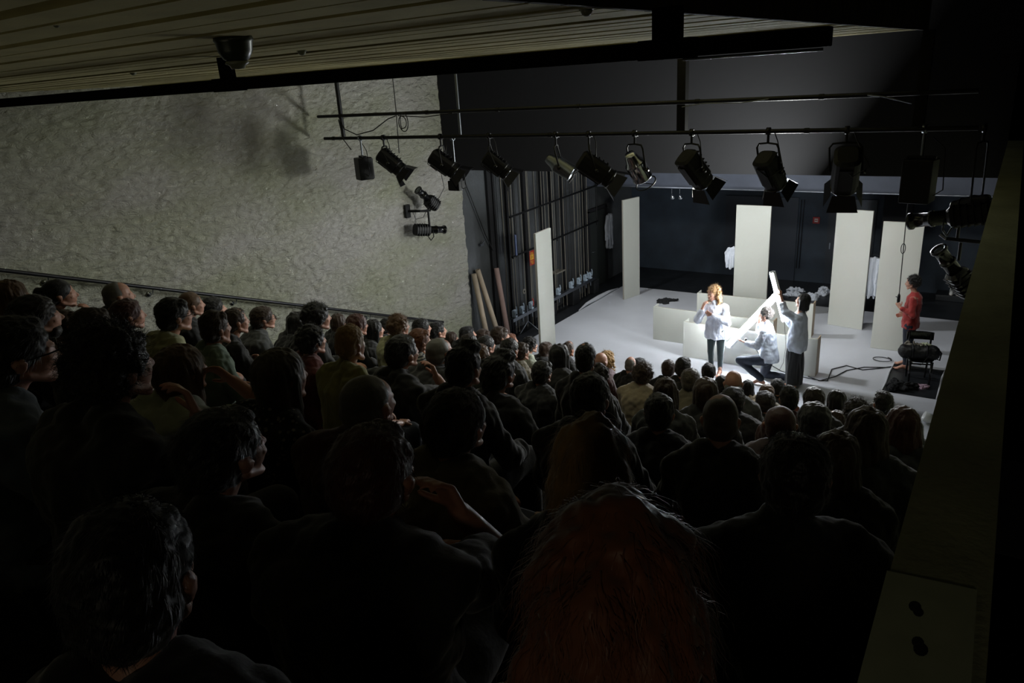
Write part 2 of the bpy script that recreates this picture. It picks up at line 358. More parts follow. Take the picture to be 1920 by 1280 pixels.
# handrail
root = empty('handrail', (-9.22, 7, 0), 0, 'black handrail sloping down along the plaster wall', 'handrail')
def hr(y): return 3.86-.3855*(y-3.47)
mb = MB(); mb.tube([(0, -4.5, hr(2.5)), (0, 3.85, hr(10.85))], .024, 12); mb.build('rail', M['darksteel'], root)
for y in (3.9, 5.1, 6.3, 7.6, 8.9, 9.9, 10.6):
    q = MB(); q.tube([(-.12, y-7, hr(y)-.10), (-.03, y-7, hr(y)-.09), (0, y-7, hr(y)-.02)], .009, 8); q.lathe((-.125, y-7, hr(y)-.10), (1, 0, 0), [(0, .001), (0, .035), (.01, .035), (.012, .001)], 16)
    q.build('bracket', M['chrome'], root)

# ------------------------------------------------------------------ stage panels and low walls
def panel(p, q, h, label, t=.05, name='freestanding_panel', cat='panel', group='tall white stage panels'):
    p = Vector((*p, 0)); q = Vector((*q, 0)); L = (q-p).length; a = math.atan2(q.y-p.y, q.x-p.x)
    r = empty(name, p, a, label, cat, group)
    mb = MB(); mb.box2((0, 0, .003), (L, .012, h)); mb.build('front_board', M['panel'], r, .002)
    mb = MB()
    mb.box2((0, .0125, .003), (.03, t, h)); mb.box2((L-.03, .0125, .003), (L, t, h)); mb.box2((.03, .0125, .003), (L-.03, t, .04)); mb.box2((.03, .0125, h-.03), (L-.03, t, h)); mb.box2((.03, .0125, h/2-.02), (L-.03, t, h/2+.02))
    mb.build('timber_frame', M['paneledge'], r); return r
panel((-7.97, 12.50), (-7.99, 13.13), 2.55, 'tall narrow white panel in front of the rope wall, nearest the audience')
panel((-8.03, 16.68), (-7.87, 17.27), 2.55, 'tall white panel at the back left corner of the stage floor')
panel((-5.21, 16.63), (-4.44, 16.62), 2.55, 'tall white panel behind the performers, left of the fluorescent tubes')
panel((-3.09, 16.62), (-2.37, 16.50), 2.55, 'tall white panel between the tubes and the man in red')
panel((-2.03, 15.45), (-1.34, 15.45), 2.55, 'tall white panel directly behind the man in red')
def low_wall(x0, y0, x1, y1, h, label):
    a = math.atan2(y1-y0, x1-x0); L = math.hypot(x1-x0, y1-y0)
    r = empty('low_wall', (x0, y0, 0), a, label, 'partition', 'low white partitions on the stage')
    mb = MB(); mb.box2((0, 0, .002), (L, .018, h)); mb.build('front_board', M['panel'], r, .002)
    mb = MB(); mb.box2((0, .0185, .002), (.018, .26, h)); mb.build('end_board', M['panel'], r, .002)
    mb = MB(); mb.box2((L-.02, .0185, .002), (L, .26, h)); mb.build('end_board', M['panelback'], r, .002)
    mb = MB(); mb.box2((.02, .0185, h-.03), (L-.02, .05, h)); mb.box2((.02, .0185, .002), (L-.02, .05, .04)); mb.build('batten', M['paneledge'], r); return r
low_wall(-5.20, 13.48, -2.64, 13.46, .74, 'low white partition directly behind the kneeling man, nearest of the three')
low_wall(-6.16, 14.20, -3.62, 14.16, .74, 'middle low white partition, its left end furthest to the left')
low_wall(-5.68, 15.53, -3.20, 15.60, .74, 'rearmost low white partition, in front of the tall panel')

# ------------------------------------------------------------------ rope wall at stage left
rail = empty('rope_rail', (-9.05, 13, 0), 0, 'grey steel locking rail along the foot of the rope wall', 'rail')
mb = MB(); mb.box2((-.05, 0, .44), (.05, 3.95, .455)); mb.box2((.045, 0, .38), (.055, 3.95, .455)); mb.build('angle_iron', M['steel'], rail)
for y in (.06, 1.0, 2.0, 3.0, 3.9):
    mb = MB(); mb.box2((-.03, y-.02, -.005), (.0, y+.02, .44)); mb.build('leg', M['darksteel'], rail)
for i, y in enumerate((13.15, 13.45, 13.85, 15.1, 15.75, 16.15, 16.5, 16.75)):
    r = empty('rope_lock', (-9.05, y, .456), 0, None, 'rope lock', 'rope locks on the locking rail')
    r['label'] = 'pale rope lock on the locking rail, ' + ('%s one left of the nearest tall panel' % ('first', 'second', 'third')[i] if i < 3 else '%s one right of the nearest tall panel' % ('first', 'second', 'third', 'fourth', 'fifth')[i-3])
    mb = MB(); mb.box2((-.05, -.045, 0), (.05, .045, .16)); mb.box2((-.035, -.06, .12), (.035, .06, .17)); mb.build('housing', M['lock'], r, .01)
    mb = MB(); mb.tube([(.055, 0, .07), (.09, -.03, .18), (.08, -.05, .27)], [.011, .01, .013], 8); mb.build('handle', M['lock'] if i != 2 else M['redgrip'], r)
    mb = MB(); mb.ball((.052, 0, .07), .022, 10); mb.build('pivot', M['darksteel'], r)
    mb = MB(); mb.tube([(0, .02, -.20), (0, .02, -.001)], .018, 8); mb.build('pulley_guard', M['steel'], r)
rr = random.Random(11)
ys = [13.02, 13.1, 13.2, 13.32, 13.44, 13.6, 13.72, 13.85, 14.0, 14.12, 14.3, 14.42, 14.55, 14.72, 14.85, 15.0, 15.12, 15.25, 15.4, 15.55, 15.7, 15.82, 15.95, 16.08, 16.2, 16.33, 16.48, 16.6, 16.72, 16.84]
rp0 = None
for i, y in enumerate(ys):
    r_ = rr.choice((.007, .009, .011)); mb = MB()
    x = -9.15+rr.uniform(-.03, .03)
    mb.tube([(0, 0, .0), (rr.uniform(-.01, .01), rr.uniform(-.02, .02), 2.2), (0, 0, 7.0)], r_, 6)
    o = mb.build('rigging_rope', M['rope'] if rr.random() < .6 else M['ropedark']); o.location = (x, y, 0)
    tag(o, 'thin vertical rigging rope in front of the black side wall at stage left', 'rope', 'rigging ropes at stage left')
for ib, (y, wd) in enumerate(((12.85, .14), (13.0, .06), (13.5, .10), (14.2, .12), (14.95, .10), (15.35, .08), (15.9, .10), (17.0, .12))):
    mb = MB(); mb.box2((-.03, -wd/2, 0), (.03, wd/2, 4.7)); o = mb.build('wall_batten', mat('batten_black', (.09, .09, .10), .6)); o.location = (-9.32, y, 0)
    tag(o, 'dark vertical channel behind the ropes, %s from the audience end' % ('first', 'second', 'third', 'fourth', 'fifth', 'sixth', 'seventh', 'eighth')[ib], 'batten', 'vertical channels behind the ropes')
g = empty('pipe_frame', (-9.02, 13.2, 0), 0, 'black pipe frame fixed over the rope wall', 'frame')
for z0, z1, nm in ((2.72, 2.82, 'top_bar'), (1.84, 1.90, 'lower_bar')):
    mb = MB(); mb.tube([(0, -.05, z0), (0, 4.0, z1)], .024, 8); mb.build(nm, M['black'], g)
for y in (-.02, .12, 1.9, 3.95):
    mb = MB(); mb.tube([(0, y, 1.8), (0, y, 3.9)], .016, 8); mb.build('post', M['black'], g)
for (y, z, wh) in ((13.66, .92, 'lower left of the warning sign'), (14.24, .92, 'beside the edge of the nearest tall panel')):
    q = empty('pulley_wheel', (-9.1, y, z), 0, 'small pale wheel on the rope wall, '+wh, 'wheel', 'pale wheels on the rope wall')
    mb = MB(); mb.lathe((-.01, 0, 0), (1, 0, 0), [(0, .025), (0, .055), (.006, .062), (.02, .062), (.02, .025), (0, .025)], 24); mb.build('rim', M['rope'], q)
    mb = MB(); mb.lathe((-.02, 0, 0), (1, 0, 0), [(0, .001), (0, .018), (.04, .016), (.04, .001)], 12); mb.build('hub', M['darksteel'], q)
sg = empty('warning_sign', (-9.11, 14.08, 1.61), 0, 'small red and yellow notice hanging among the ropes', 'sign')
mb = MB(); mb.box((0, 0, 0), (.006, .20, .34)); mb.build('plate', M['signred'], sg)
mb = MB(); mb.box((.0045, -.005, .02), (.003, .15, .12)); mb.build('yellow_field', M['signyellow'], sg)
mb = MB()
for k in range(3): mb.box((.0045, -.01+.01*k, -.075-.03*k), (.003, .13-.03*k, .012))
for k in range(2): mb.box((.0045, 0, .10+.025*k), (.003, .12, .010))
mb.build('text_line', M['signyellow'], sg)
mb = MB(); mb.box((.0065, -.03, .02), (.003, .012, .09)); mb.box((.0065, .01, .02), (.003, .05, .012)); mb.build('pictogram', M['signred'], sg)
q = MB(); q.tube([(0, 0, 0), (0, 0, .45)], .028, 12); o = q.build('hanging_tube', M['blueplastic']); o.location = (-9.0, 13.28, 1.86)
tag(o, 'blue grey tube hanging vertically at the near end of the rope wall', 'tube')
sh = empty('wall_shelf', (-9.2, 15.34, .92), 0, 'small pale shelf board on the rope wall beside the nearest tall panel', 'shelf')
mb = MB(); mb.box((0, 0, .05), (.22, .42, .025)); mb.build('board', M['rope'], sh)
for y in (-.15, .15):
    mb = MB(); mb.box((-.06, y, .0), (.08, .02, .08)); mb.build('bracket', M['darksteel'], sh)
q = MB(); q.tube([(0, 0, 0), (.01, .35, -.75), (.02, .62, -1.35), (.03, .85, -1.75)], .012, 8); o = q.build('slanting_cable', M['cable']); o.location = (-9.3, 11.95, 3.8)
tag(o, 'black cable slanting down the grey-black wall just past the plaster edge', 'cable')
q = MB(); q.box((0, 0, 0), (.05, .12, .05)); q.tube([(.02, 0, .02), (.06, .03, .08)], .012, 6); o = q.build('cable_cleat', M['steel']); o.location = (-9.31, 12.45, 2.25)
tag(o, 'small metal cleat on the grey-black wall left of the ropes', 'cleat')
for i, (x, y, x1, y1, h, m_, wh) in enumerate(((-9.0, 12.05, -9.25, 12.02, 1.72, 'card', 'left'), (-8.95, 12.42, -9.25, 12.16, 1.78, 'card', 'middle, leaning most'), (-8.95, 12.72, -9.22, 12.80, 1.66, 'cardpink', 'right, slightly pink'))):
    b0 = Vector((x, y, .055)); tp = Vector((x1, y1, h)); d = tp-b0
    mb = MB(); mb.lathe(b0, d, [(0, .045), (0, .056), (d.length, .056), (d.length, .045), (.02, .045), (0, .045)], 22)
    o = mb.build('cardboard_tube', M[m_]); tag(o, 'pale cardboard tube leaning on the dark wall beyond the plaster, '+wh+' of three', 'tube', 'cardboard tubes leaning on the wall')
st = empty('light_stand', (-9.0, 13.6, -.006), 0, 'folded grey tripod stand on the floor below the rope locks', 'stand')
mb = MB(); mb.tube([(0, 0, .2), (0, 0, .62)], .014, 8); mb.build('column', M['steel'], st)
for a in (20, 140, 260):
    mb = MB(); mb.tube([(0, 0, .24), (.24*math.cos(R(a)), .30*math.sin(R(a)), .012)], .012, 8); mb.build('leg', M['steel'], st)
for (x, y, z, s_, lab) in ((-9.12, 14.75, 0, (.26, .3, .3), 'dark crate under the locking rail right behind the nearest tall panel'), (-9.12, 15.9, 0, (.25, .34, .36), 'dark crate under the far part of the locking rail'), (-9.1, 17.0, 0, (.24, .24, .34), 'grey-black crate at the far end of the locking rail')):
    cr_ = empty('crate', (x, y, z), 0, lab, 'crate', 'crates below the rope wall')
    mb = MB(); mb.box((0, 0, s_[2]/2-.004), s_); mb.build('body', mat('crate_black', (.10, .105, .115), .6), cr_, .012)
    mb = MB(); mb.box((0, 0, s_[2]+.006), (s_[0]*1.04, s_[1]*1.04, .018)); mb.build('lid', mat('crate_lid', (.16, .165, .17), .5), cr_, .004)
# stage door in the side wall
d1 = empty('door_1', (-9.34, 17.75, 0)); d1['kind'] = 'structure'
mb = MB(); mb.box((.0, 0, 1.03), (.035, .9, 2.06)); mb.build('door_leaf', mat('door_dark_green', (.17, .185, .18), .55), d1)
mb = MB()
for yy in (-.5, .5): mb.box((.01, yy, 1.05), (.07, .08, 2.14))
mb.box((.01, 0, 2.12), (.07, 1.08, .08)); mb.build('door_frame', M['void'], d1)
mb = MB(); mb.tube([(.02, -.36, 1.0), (.07, -.36, 1.0), (.07, -.26, 1.0)], .009, 8); mb.build('door_handle', M['steel'], d1)

# ------------------------------------------------------------------ back wall details
cp = empty('call_point', (-4.19, 19.99, 1.64), 0, 'small red square fire alarm sign on the black back wall', 'sign')
mb = MB(); mb.box((0, -.01, 0), (.17, .02, .17)); mb.build('plate', M['signred'], cp, .004)
mb = MB(); mb.box((0, -.022, 0), (.085, .006, .085)); mb.build('white_field', M['signwhite'], cp)
mb = MB(); mb.box((0, -.027, 0), (.03, .006, .03)); mb.box((-.03, -.027, .0), (.01, .006, .05)); mb.box((.03, -.027, 0), (.01, .006, .05)); mb.build('symbol', M['signred'], cp)
q = MB(); q.tube([(-4.60, 19.96, .35), (-4.58, 19.96, 2.15)], .012, 8); q.tube([(-4.53, 19.96, .35), (-4.51, 19.96, 2.15)], .012, 8); o = q.build('wall_conduit', M['darksteel'])
tag(o, 'pair of thin grey conduits running down the black back wall', 'conduit')
d2 = empty('door_2', (-5.6, 19.98, 0)); d2['kind'] = 'structure'
mb = MB(); mb.box((0, 0, 1.1), (1.9, .03, 2.2)); mb.build('door_leaf', mat('door_blueblack', (.15, .18, .225), .5), d2)
d3 = empty('door_3', (-3.35, 19.98, 0)); d3['kind'] = 'structure'
mb = MB(); mb.box((0, 0, 1.1), (1.1, .03, 2.2)); mb.build('door_leaf', mat('door_blueblack2', (.14, .165, .20), .5), d3)
mb = MB(); mb.box((-.46, -.03, 1.0), (.03, .03, .16)); mb.build('door_handle', M['steel'], d3)
q = MB(); q.box2((-.30, -.12, 0), (.30, .12, 2.79)); o = q.build('trim_3', M['void']); o.location = (-2.2, 18.9, 0); structure(o)
# hanging garments
def shirt_hang(name, loc, rz, h, wd, label, m_='laundry', kind=0):
    r = empty(name, loc, rz, label, 'shirt')
    mb = MB()
    for k in range(7):                       # hanging folds
        t = -1+2*k/6; x0 = t*wd*.26; mb.chain([(x0, .012*math.sin(k*2.1), -.05-.05*abs(t)), (x0*1.15, .03*math.sin(k*2.1), -h*.5), (x0*1.35, .05*math.sin(k*2.1), -h*(.93+.07*math.sin(k*3.3)))], [.030, .034, .030])
    for s in (-1, 1): mb.chain([(s*wd*.25, 0, -.09), (s*wd*.42, .01, -h*.35), (s*wd*.40, .03, -h*.72)], [.045, .036, .026])
    me = ruffle(fuse(mb, 'shirt_body', .012, 3), .014, 12, loc[1], (2, 2, .6), .005, 40)
    link('shirt_body', me, M[m_], r)
    mb = MB(); mb.tube([(-wd*.3, 0, -.03), (0, 0, .03), (wd*.3, 0, -.03)], .006, 6); mb.tube([(0, 0, .03), (0, 0, .07), (.015, .03, .09)], .003, 6); mb.build('hanger', M['darksteel'], r)
    return r
shirt_hang('hanging_shirt', (-9.22, 18.25, 1.93), PI/2, 1.02, .42, 'white shirt hanging from the stage side door beyond the ropes')
shirt_hang('hanging_shirt', (-5.27, 16.72, 1.60), 0, .56, .42, 'white shirt hanging behind the tall panel left of the tubes')
shirt_hang('hanging_shirt', (-2.27, 16.60, 1.62), 0, .95, .36, 'white shirt hanging in the shade between the two right-hand panels')
# cloths on the floor
def cloth(name, loc, sx, sy, h, seed, m_, label, group=None, cat='cloth'):
    mb = MB(); rr = random.Random(seed)
    for k in range(9):
        a = rr.uniform(0, 2*PI); d = rr.uniform(.1, .8)
        mb.ball((math.cos(a)*d*sx/2.4, math.sin(a)*d*sy/2.4, h*.15), (sx*rr.uniform(.12, .34), sy*rr.uniform(.08, .26), h*rr.uniform(.25, .8)), 12, Euler((rr.uniform(-.3, .3), rr.uniform(-.3, .3), a)).to_matrix())
    me = ruffle(fuse(mb, name, max(.007, max(sx, sy)/70), 1), min(.035, h*.4), 13, seed, (1, 2.2, 2), .012, 45)
    for v in me.vertices: v.co.z = max(v.co.z, 0)
    o = link(name, me, M[m_]); o.location = loc
    return tag(o, label, cat, group)
cloth('crumpled_shirt', (-4.36, 19.02, -.006), .45, .22, .10, 1, 'laundry', 'flattened white garment on the black floor behind, upper of the two left ones', 'white garments on the black floor')
cloth('crumpled_shirt', (-4.32, 18.60, -.006), .50, .24, .09, 2, 'laundry', 'flattened white garment on the black floor, just above the short-haired woman', 'white garments on the black floor')
cloth('crumpled_shirt', (-3.92, 18.52, -.006), .48, .40, .16, 3, 'laundry', 'peaked white garment on the black floor, behind the black bob', 'white garments on the black floor')
cloth('crumpled_shirt', (-3.68, 18.95, -.006), .44, .34, .20, 4, 'laundry', 'crumpled white garment heap beside the tall panel, left one', 'white garments on the black floor')
cloth('crumpled_shirt', (-3.28, 19.05, -.006), .52, .32, .18, 5, 'laundry', 'crumpled white garment partly behind the tall panel edge', 'white garments on the black floor')
cloth('dark_garment', (-7.0, 16.95, .0), .62, .55, .06, 6, 'darkcloth', 'black garment lying on the white floor at the back left')
cloth('dark_garment', (-3.15, 17.55, .0), .60, .28, .10, 7, 'darkcloth', 'black garment on the floor behind the short-haired woman')
cloth('dark_garment', (-1.26, 13.55, -.006), .62, .30, .17, 8, 'darkcloth', 'dark blue-black clothing heap on the black patch under the chair')
cloth('pink_garment', (-.93, 13.78, -.006), .30, .22, .09, 9, 'pinkcloth', 'small pinkish garment on the black patch right of the chair')
cloth('pink_garment', (-1.72, 19.4, -.006), .3, .2, .12, 10, 'pinkcloth', 'small pinkish bundle behind the shoulder of the man in red')
bx = empty('storage_case', (-.92, 19.6, -.006), 0, 'low black case at the back wall, right of the man in red', 'case')
mb = MB(); mb.box((0, 0, .06), (.7, .45, .12)); mb.build('body', M['blackfloor'], bx, .01)
mb = MB(); mb.box((0, 0, .13), (.72, .47, .02)); mb.build('lid', M['blackfloor'], bx, .004)
for i, x in enumerate((-.97, -.83)):
    r = empty('trainer', (x, 19.55, .135), R(4), 'white trainer on the black case at the back wall, '+('left' if i == 0 else 'right')+' of the pair', 'shoe', 'white trainers')
    mb = MB(); mb.chain([(0, .12, .05), (0, .02, .06), (0, -.09, .035)], [.042, .045, .038]); mb.ball((0, .11, .08), (.038, .045, .04)); me = fuse(mb, 'upper', .008, 3); link('upper', me, M['trainer'], r)
    mb = MB(); mb.loft([((0, 0, 0), .047, .145), ((0, 0, .02), .047, .145)], (1, 0, 0), 20, ydir=(0, 1, 0)); mb.build('sole', M['signwhite'], r)
# cables on the floor
q = MB()
q.tube([(-2.55, 13.30, .012), (-2.40, 13.35, .012), (-2.45, 13.95, .012), (-2.25, 14.25, .012), (-1.95, 14.15, .012), (-1.70, 14.35, .012), (-1.45, 14.60, .012), (-1.2, 14.55, .012), (-.9, 14.7, .012), (-.4, 14.6, .012)], .009, 8)
q.tube([(-2.75, 13.42, .012), (-2.52, 13.30, .012), (-2.32, 13.62, .012), (-2.20, 14.0, .012), (-1.95, 14.30, .012), (-1.60, 14.45, .012), (-1.35, 14.62, .012), (-1.0, 14.6, .012), (-.5, 14.75, .012)], .009, 8)
lp = [(-1.72+.16*math.cos(t), 14.83+.13*math.sin(t), .012+.003*t) for t in [k*2*PI/18 for k in range(22)]]
q.tube(lp, .008, 8)
o = q.build('power_cable', M['cable']); tag(o, 'black power cables with one loop running across the white floor', 'cable')
q = MB(); q.tube([(-3.72, 12.74, .80), (-3.66, 12.74, .72), (-3.56, 12.85, .60), (-3.45, 13.1, .30), (-3.2, 13.3, .08), (-2.9, 13.36, .012), (-2.6, 13.32, .012)], .007, 8); q.lathe((-3.72, 12.74, .84), (-.2, 0, -1), [(0, .001), (0, .022), (.05, .024), (.06, .01), (.06, .001)], 10)
o = q.build('lamp_lead', M['cable']); tag(o, 'thin black lead with plug hanging from the slanted light to the floor', 'cable')
q = MB(); q.tube([(-3.08, 12.78, 1.22), (-3.02, 12.74, .8), (-3.06, 12.8, .45), (-3.12, 12.8, .30)], .004, 6); o = q.build('lamp_lead', M['cable']); tag(o, 'thin dark lead dangling below the upright light', 'cable')
mc = empty('white_spotlamp', (-.60, 12.3, 0), 0, 'small white lamp head at the floor edge against the side wall', 'lamp')
mb = MB(); mb.lathe((0, 0, .06), (-1, -.2, .4), [(0, .001), (0, .05), (.06, .075), (.16, .085), (.16, .07), (.08, .06), (.08, .001)], 20); mb.build('shade', M['fixture'], mc)
mb = MB(); mb.lathe((.03, 0, 0), (0, 0, 1), [(0, .001), (0, .06), (.015, .06), (.02, .012), (.08, .012), (.08, .001)], 16); mb.build('base', M['black'], mc)

# ------------------------------------------------------------------ rigging pipes and stage lamps
for nm, z, x0, x1, lab in (('lighting_bar', 4.82, -9.1, -.38, 'lower black lighting bar carrying the row of stage lamps'), ('lighting_bar', 5.15, -9.18, -.42, 'upper black pipe above the row of stage lamps')):
    r = empty(nm, (x0, 8.3, z), 0, lab, 'bar', 'horizontal lighting bars')
    mb = MB(); mb.tube([(0, 0, 0), (x1-x0, 0, 0)], .024, 12); mb.build('pipe', M['darksteel'], r)
    for x in ((.2, 4.1, 7.2) if z < 5 else (.5, 2.2, 3.4, 4.6, 6.1, 7.4)):
        mb = MB(); mb.tube([(x-.025, 0, 0), (x+.025, 0, 0)], .029, 12); mb.build('cable_tie', M['black'], r)
for i, (x, zt, rad, m_, lab) in enumerate(((-8.74, 4.82, .033, 'darksteel', 'thick hanger tube dropping to the bars over the plaster wall'), (-6.47, 4.82, .02, 'steel', 'pale hanger rod just inside the dark proscenium'), (-3.30, 4.80, .05, 'black', 'dark square post crossing the bars near the centre'), (-.89, 4.80, .05, 'black', 'dark hanger post above the black loudspeaker'))):
    mb = MB()
    if rad >= .05: mb.box2((-rad, -rad, 0), (rad, rad, 5.705-zt))
    else: mb.tube([(0, 0, 0), (0, 0, 5.705-zt)], rad, 10)
    o = mb.build('hanger_post', M[m_]); o.location = (x, 8.36+(.06 if rad >= .05 else 0), zt); tag(o, lab, 'post', 'posts holding the lighting bars')
q = MB(); q.tube([(-7.545, 8.3, 5.705), (-7.55, 8.3, 5.15), (-7.56, 8.28, 4.6)], .007, 6)
q.tube([(-8.72, 8.28, 5.17), (-8.60, 8.26, 4.96), (-8.35, 8.26, 4.87), (-8.0, 8.26, 4.93), (-7.7, 8.27, 5.08), (-7.55, 8.28, 5.12)], .008, 8)
lp = [(-7.42+.08*math.sin(t*1.0)+.03*t/6, 8.25, 5.02-.12*math.cos(t)*(.6+.06*t)) for t in [k*.4 for k in range(30)]]; q.tube(lp, .007, 6)
q.tube([(-7.5, 8.28, 5.12), (-7.0, 8.27, 5.09), (-6.5, 8.27, 5.13)], .007, 6)
q.tube([(-8.72, 8.28, 5.1), (-8.62, 8.24, 4.8), (-8.45, 8.2, 4.66)], .008, 6)
o = q.build('dangling_cable', M['cable']); tag(o, 'black cables looped and tied under the upper bar before the plaster wall', 'cable')
q = MB(); q.tube([(-3.25, 8.27, 5.10), (-3.0, 8.27, 5.13), (-2.6, 8.275, 5.12), (-2.3, 8.28, 5.15)], .006, 6); q.tube([(-1.35, 8.28, 5.15), (-1.2, 8.25, 5.13), (-.95, 8.25, 5.06)], .007, 6)
o = q.build('bar_cable', M['steel']); tag(o, 'thin pale cable sagging from the right half of the upper bar', 'cable')

AIM = Vector((-4.0, 15.0, .3))
def lampframe(d):
    d = Vector(d).normalized(); x = d.cross(Vector((0, 0, 1))).normalized(); z = x.cross(d); return Matrix((x, d, z)).transposed()
def clampyoke(r, hook, piv, fr, wd, m_='black'):
    # hook: clamp position on the pipe (local), piv: lamp centre; flat yoke straps go down each side
    mb = MB(); hx = Vector(hook)
    mb.lathe(hx+Vector((-.02, 0, 0)), (1, 0, 0), [(0, .027), (0, .042), (.04, .042), (.04, .027), (0, .027)], 14); mb.tube([hx+Vector((0, 0, -.03)), hx+Vector((0, 0, -.12))], .014, 8); mb.tube([hx+Vector((0, .03, -.02)), hx+Vector((0, .09, -.035))], .008, 6)
    mb.build('clamp', M['steel' if m_ == 'steel' else 'darksteel'], r)
    xa = fr @ Vector((1, 0, 0)); top = hx+Vector((0, 0, -.12)); mb = MB()
    for s in (-1, 1):
        p = Vector(piv)+xa*s*wd; mb.tube([top, top+xa*s*wd*.8+Vector((0, 0, -.01)), top+xa*s*wd+Vector((0, 0, -.05)), p], .011, 6)
    mb.build('yoke', M['black'], r)
    mb = MB(); mb.lathe(Vector(piv)+xa*(wd-.01), xa, [(0, .001), (0, .02), (.045, .024), (.045, .001)], 10); mb.build('knob', M['blackgloss'], r)
def T(r, fr, c):
    return lambda v: fr @ Vector(v)+Vector(c)
def add_tf(mb0, fr, c, name, m_, r, bev=0):
    mb = MB(); mb.v = [tuple(fr @ Vector(v)+Vector(c)) for v in mb0.v]; mb.f = mb0.f; mb.sm = mb0.sm
    return mb.build(name, m_, r, bev)
def fresnel(loc, hookdx, label, d=None, s=1.0, hookz=None, m_='black', doors=True):
    x, y, z = loc; r = empty('stage_lamp', loc, 0, label, 'stage lamp', 'stage lamps on the lighting bar')
    fr = lampframe(d if d is not None else AIM-Vector(loc)); hz_ = (4.82-z)/1.0
    b0 = MB(); pr = []
    L = .20*s; w_ = .105*s
    # finned box body: octagonal section loft along local y
    b0.loft([((0, -L, 0), w_*.7, w_*.75), ((0, -L*.9, 0), w_*.95, w_*1.0), ((0, L*.55, 0), w_, w_*1.02), ((0, L*.6, 0), w_*.92, w_*.92), ((0, L*.85, 0), w_*.92, w_*.92)], (1, 0, 0), 20, smooth=False, power=.55)
    for k in range(5): b0.box((0, -L*.7+k*L*.26, w_*1.02), (w_*1.3, .008, .03*s))
    b0.box((0, -.02, -w_*1.02), (w_*.9, L*1.2, .018))
    add_tf(b0, fr, (0, 0, 0), 'housing', M[m_], r)
    b1 = MB(); b1.lathe((0, L*.86, 0), (0, 1, 0), [(0, .001), (0, w_*.86), (.004, w_*.84), (.03, .001)], 24); add_tf(b1, fr, (0, 0, 0), 'lens', M['lens'], r)
    b2 = MB(); b2.lathe((0, L*.86, 0), (0, 1, 0), [(0, w_*.9), (0, w_*1.02), (.02, w_*1.02), (.02, w_*.9), (0, w_*.9)], 24); add_tf(b2, fr, (0, 0, 0), 'front_ring', M['blackgloss'], r)
    if doors:
        for ax, sg_ in (((1, 0, 0), 1), ((1, 0, 0), -1), ((0, 0, 1), 1), ((0, 0, 1), -1)):
            b3 = MB(); big = ax[0] == 1
            o = Vector((0, L*.86+.022, 0)); W_ = w_*.9; l_ = .15*s if big else .12*s; fl = .42
            u = Vector((1, 0, 0)) if big else Vector((0, 0, 1)); nrm = (Vector((0, 0, 1)) if big else Vector((1, 0, 0)))*sg_
            a = o+nrm*W_; tip = a+Vector((0, 1, 0))*l_*math.cos(fl)+nrm*l_*math.sin(fl)
            vs = [a-u*W_*.9, a+u*W_*.9, tip+u*W_*1.25, tip-u*W_*1.25]; vs += [v+nrm*.003 for v in vs]
            b3.add(vs, [(0, 1, 2, 3), (4, 7, 6, 5), (0, 4, 5, 1), (1, 5, 6, 2), (2, 6, 7, 3), (3, 7, 4, 0)]); add_tf(b3, fr, (0, 0, 0), 'barn_door', M['darksteel'], r)
    clampyoke(r, (hookdx, 8.3-y, hz_), (0, 0, 0), fr, w_*1.12)
    mb = MB(); e = fr @ Vector((0, -L, 0)); mb.tube([e, e+Vector((-.05, -.05, -.12)), e+Vector((.06, .0, -.22)), e+Vector((.20, .03, -.12)), (hookdx+.10, 8.3-y, hz_-.10), (hookdx+.06, 8.3-y, hz_)], .006, 6); mb.build('lead', M['cable'], r)
    return r
def par(loc, hookdx, label, d=None, s=1.0, m_='steel'):
    x, y, z = loc; r = empty('stage_lamp', loc, 0, label, 'stage lamp', 'stage lamps on the lighting bar')
    fr = lampframe(d if d is not None else AIM-Vector(loc)); b0 = MB(); w_ = .10*s
    b0.lathe((0, -.2*s, 0), (0, 1, 0), [(0, .001), (0, w_*.45), (.03, w_*.6), (.10, w_*.75), (.14, w_*.98), (.15, w_*1.02), (.17, w_), (.36, w_), (.37, w_*1.05), (.38, w_), (.38, w_*.94), (.20, w_*.92), (.20, .001)], 28)
    add_tf(b0, fr, (0, 0, 0), 'can', M[m_], r)
    b1 = MB(); b1.lathe((0, .02, 0), (0, 1, 0), [(0, .001), (0, w_*.9), (.01, w_*.7), (.02, .001)], 20); add_tf(b1, fr, (0, 0, 0), 'lens', M['lens'], r)
    b2 = MB(); b2.box((0, .19*s, 0), (w_*2.2, .006, .01)); b2.lathe((0, .183*s, 0), (0, 1, 0), [(0, w_*1.0), (0, w_*1.12), (.012, w_*1.12), (.012, w_*1.0), (0, w_)], 24); add_tf(b2, fr, (0, 0, 0), 'filter_frame', M['black'], r)
    clampyoke(r, (hookdx, 8.3-y, (4.82-z)), (0, 0, 0), fr, w_*1.12)
    return r
fresnel((-7.76, 8.3, 4.47), -.10, 'black lamp with barn doors, second on the bar, against the plaster wall', (.62, .28, -.62), 1.05)
fresnel((-6.75, 8.3, 4.45), -.03, 'black lamp with barn doors hanging over the edge of the plaster wall', (.66, .28, -.55), 1.1)
fresnel((-5.85, 8.3, 4.44), -.10, 'black lamp with barn doors above the rope wall, first left of the steel can', (.60, .3, -.58), 1.0)
par((-4.86, 8.3, 4.43), -.06, 'bright steel lamp can tilted right, above the rope wall', (.70, .25, -.50), 1.05, 'steel')
fresnel((-4.36, 8.3, 4.40), -.09, 'large black lamp hard right of the tilted steel can', (.62, .35, -.52), 1.2)
par((-3.80, 8.3, 4.41), -.04, 'shiny lamp can pointing down, above the back left panel', (.20, .5, -.75), 1.2, 'chrome')
fresnel((-3.10, 8.3, 4.41), -.04, 'lamp with a glinting barn door, left of the dark one above the panel', (.25, .5, -.62), 1.15)
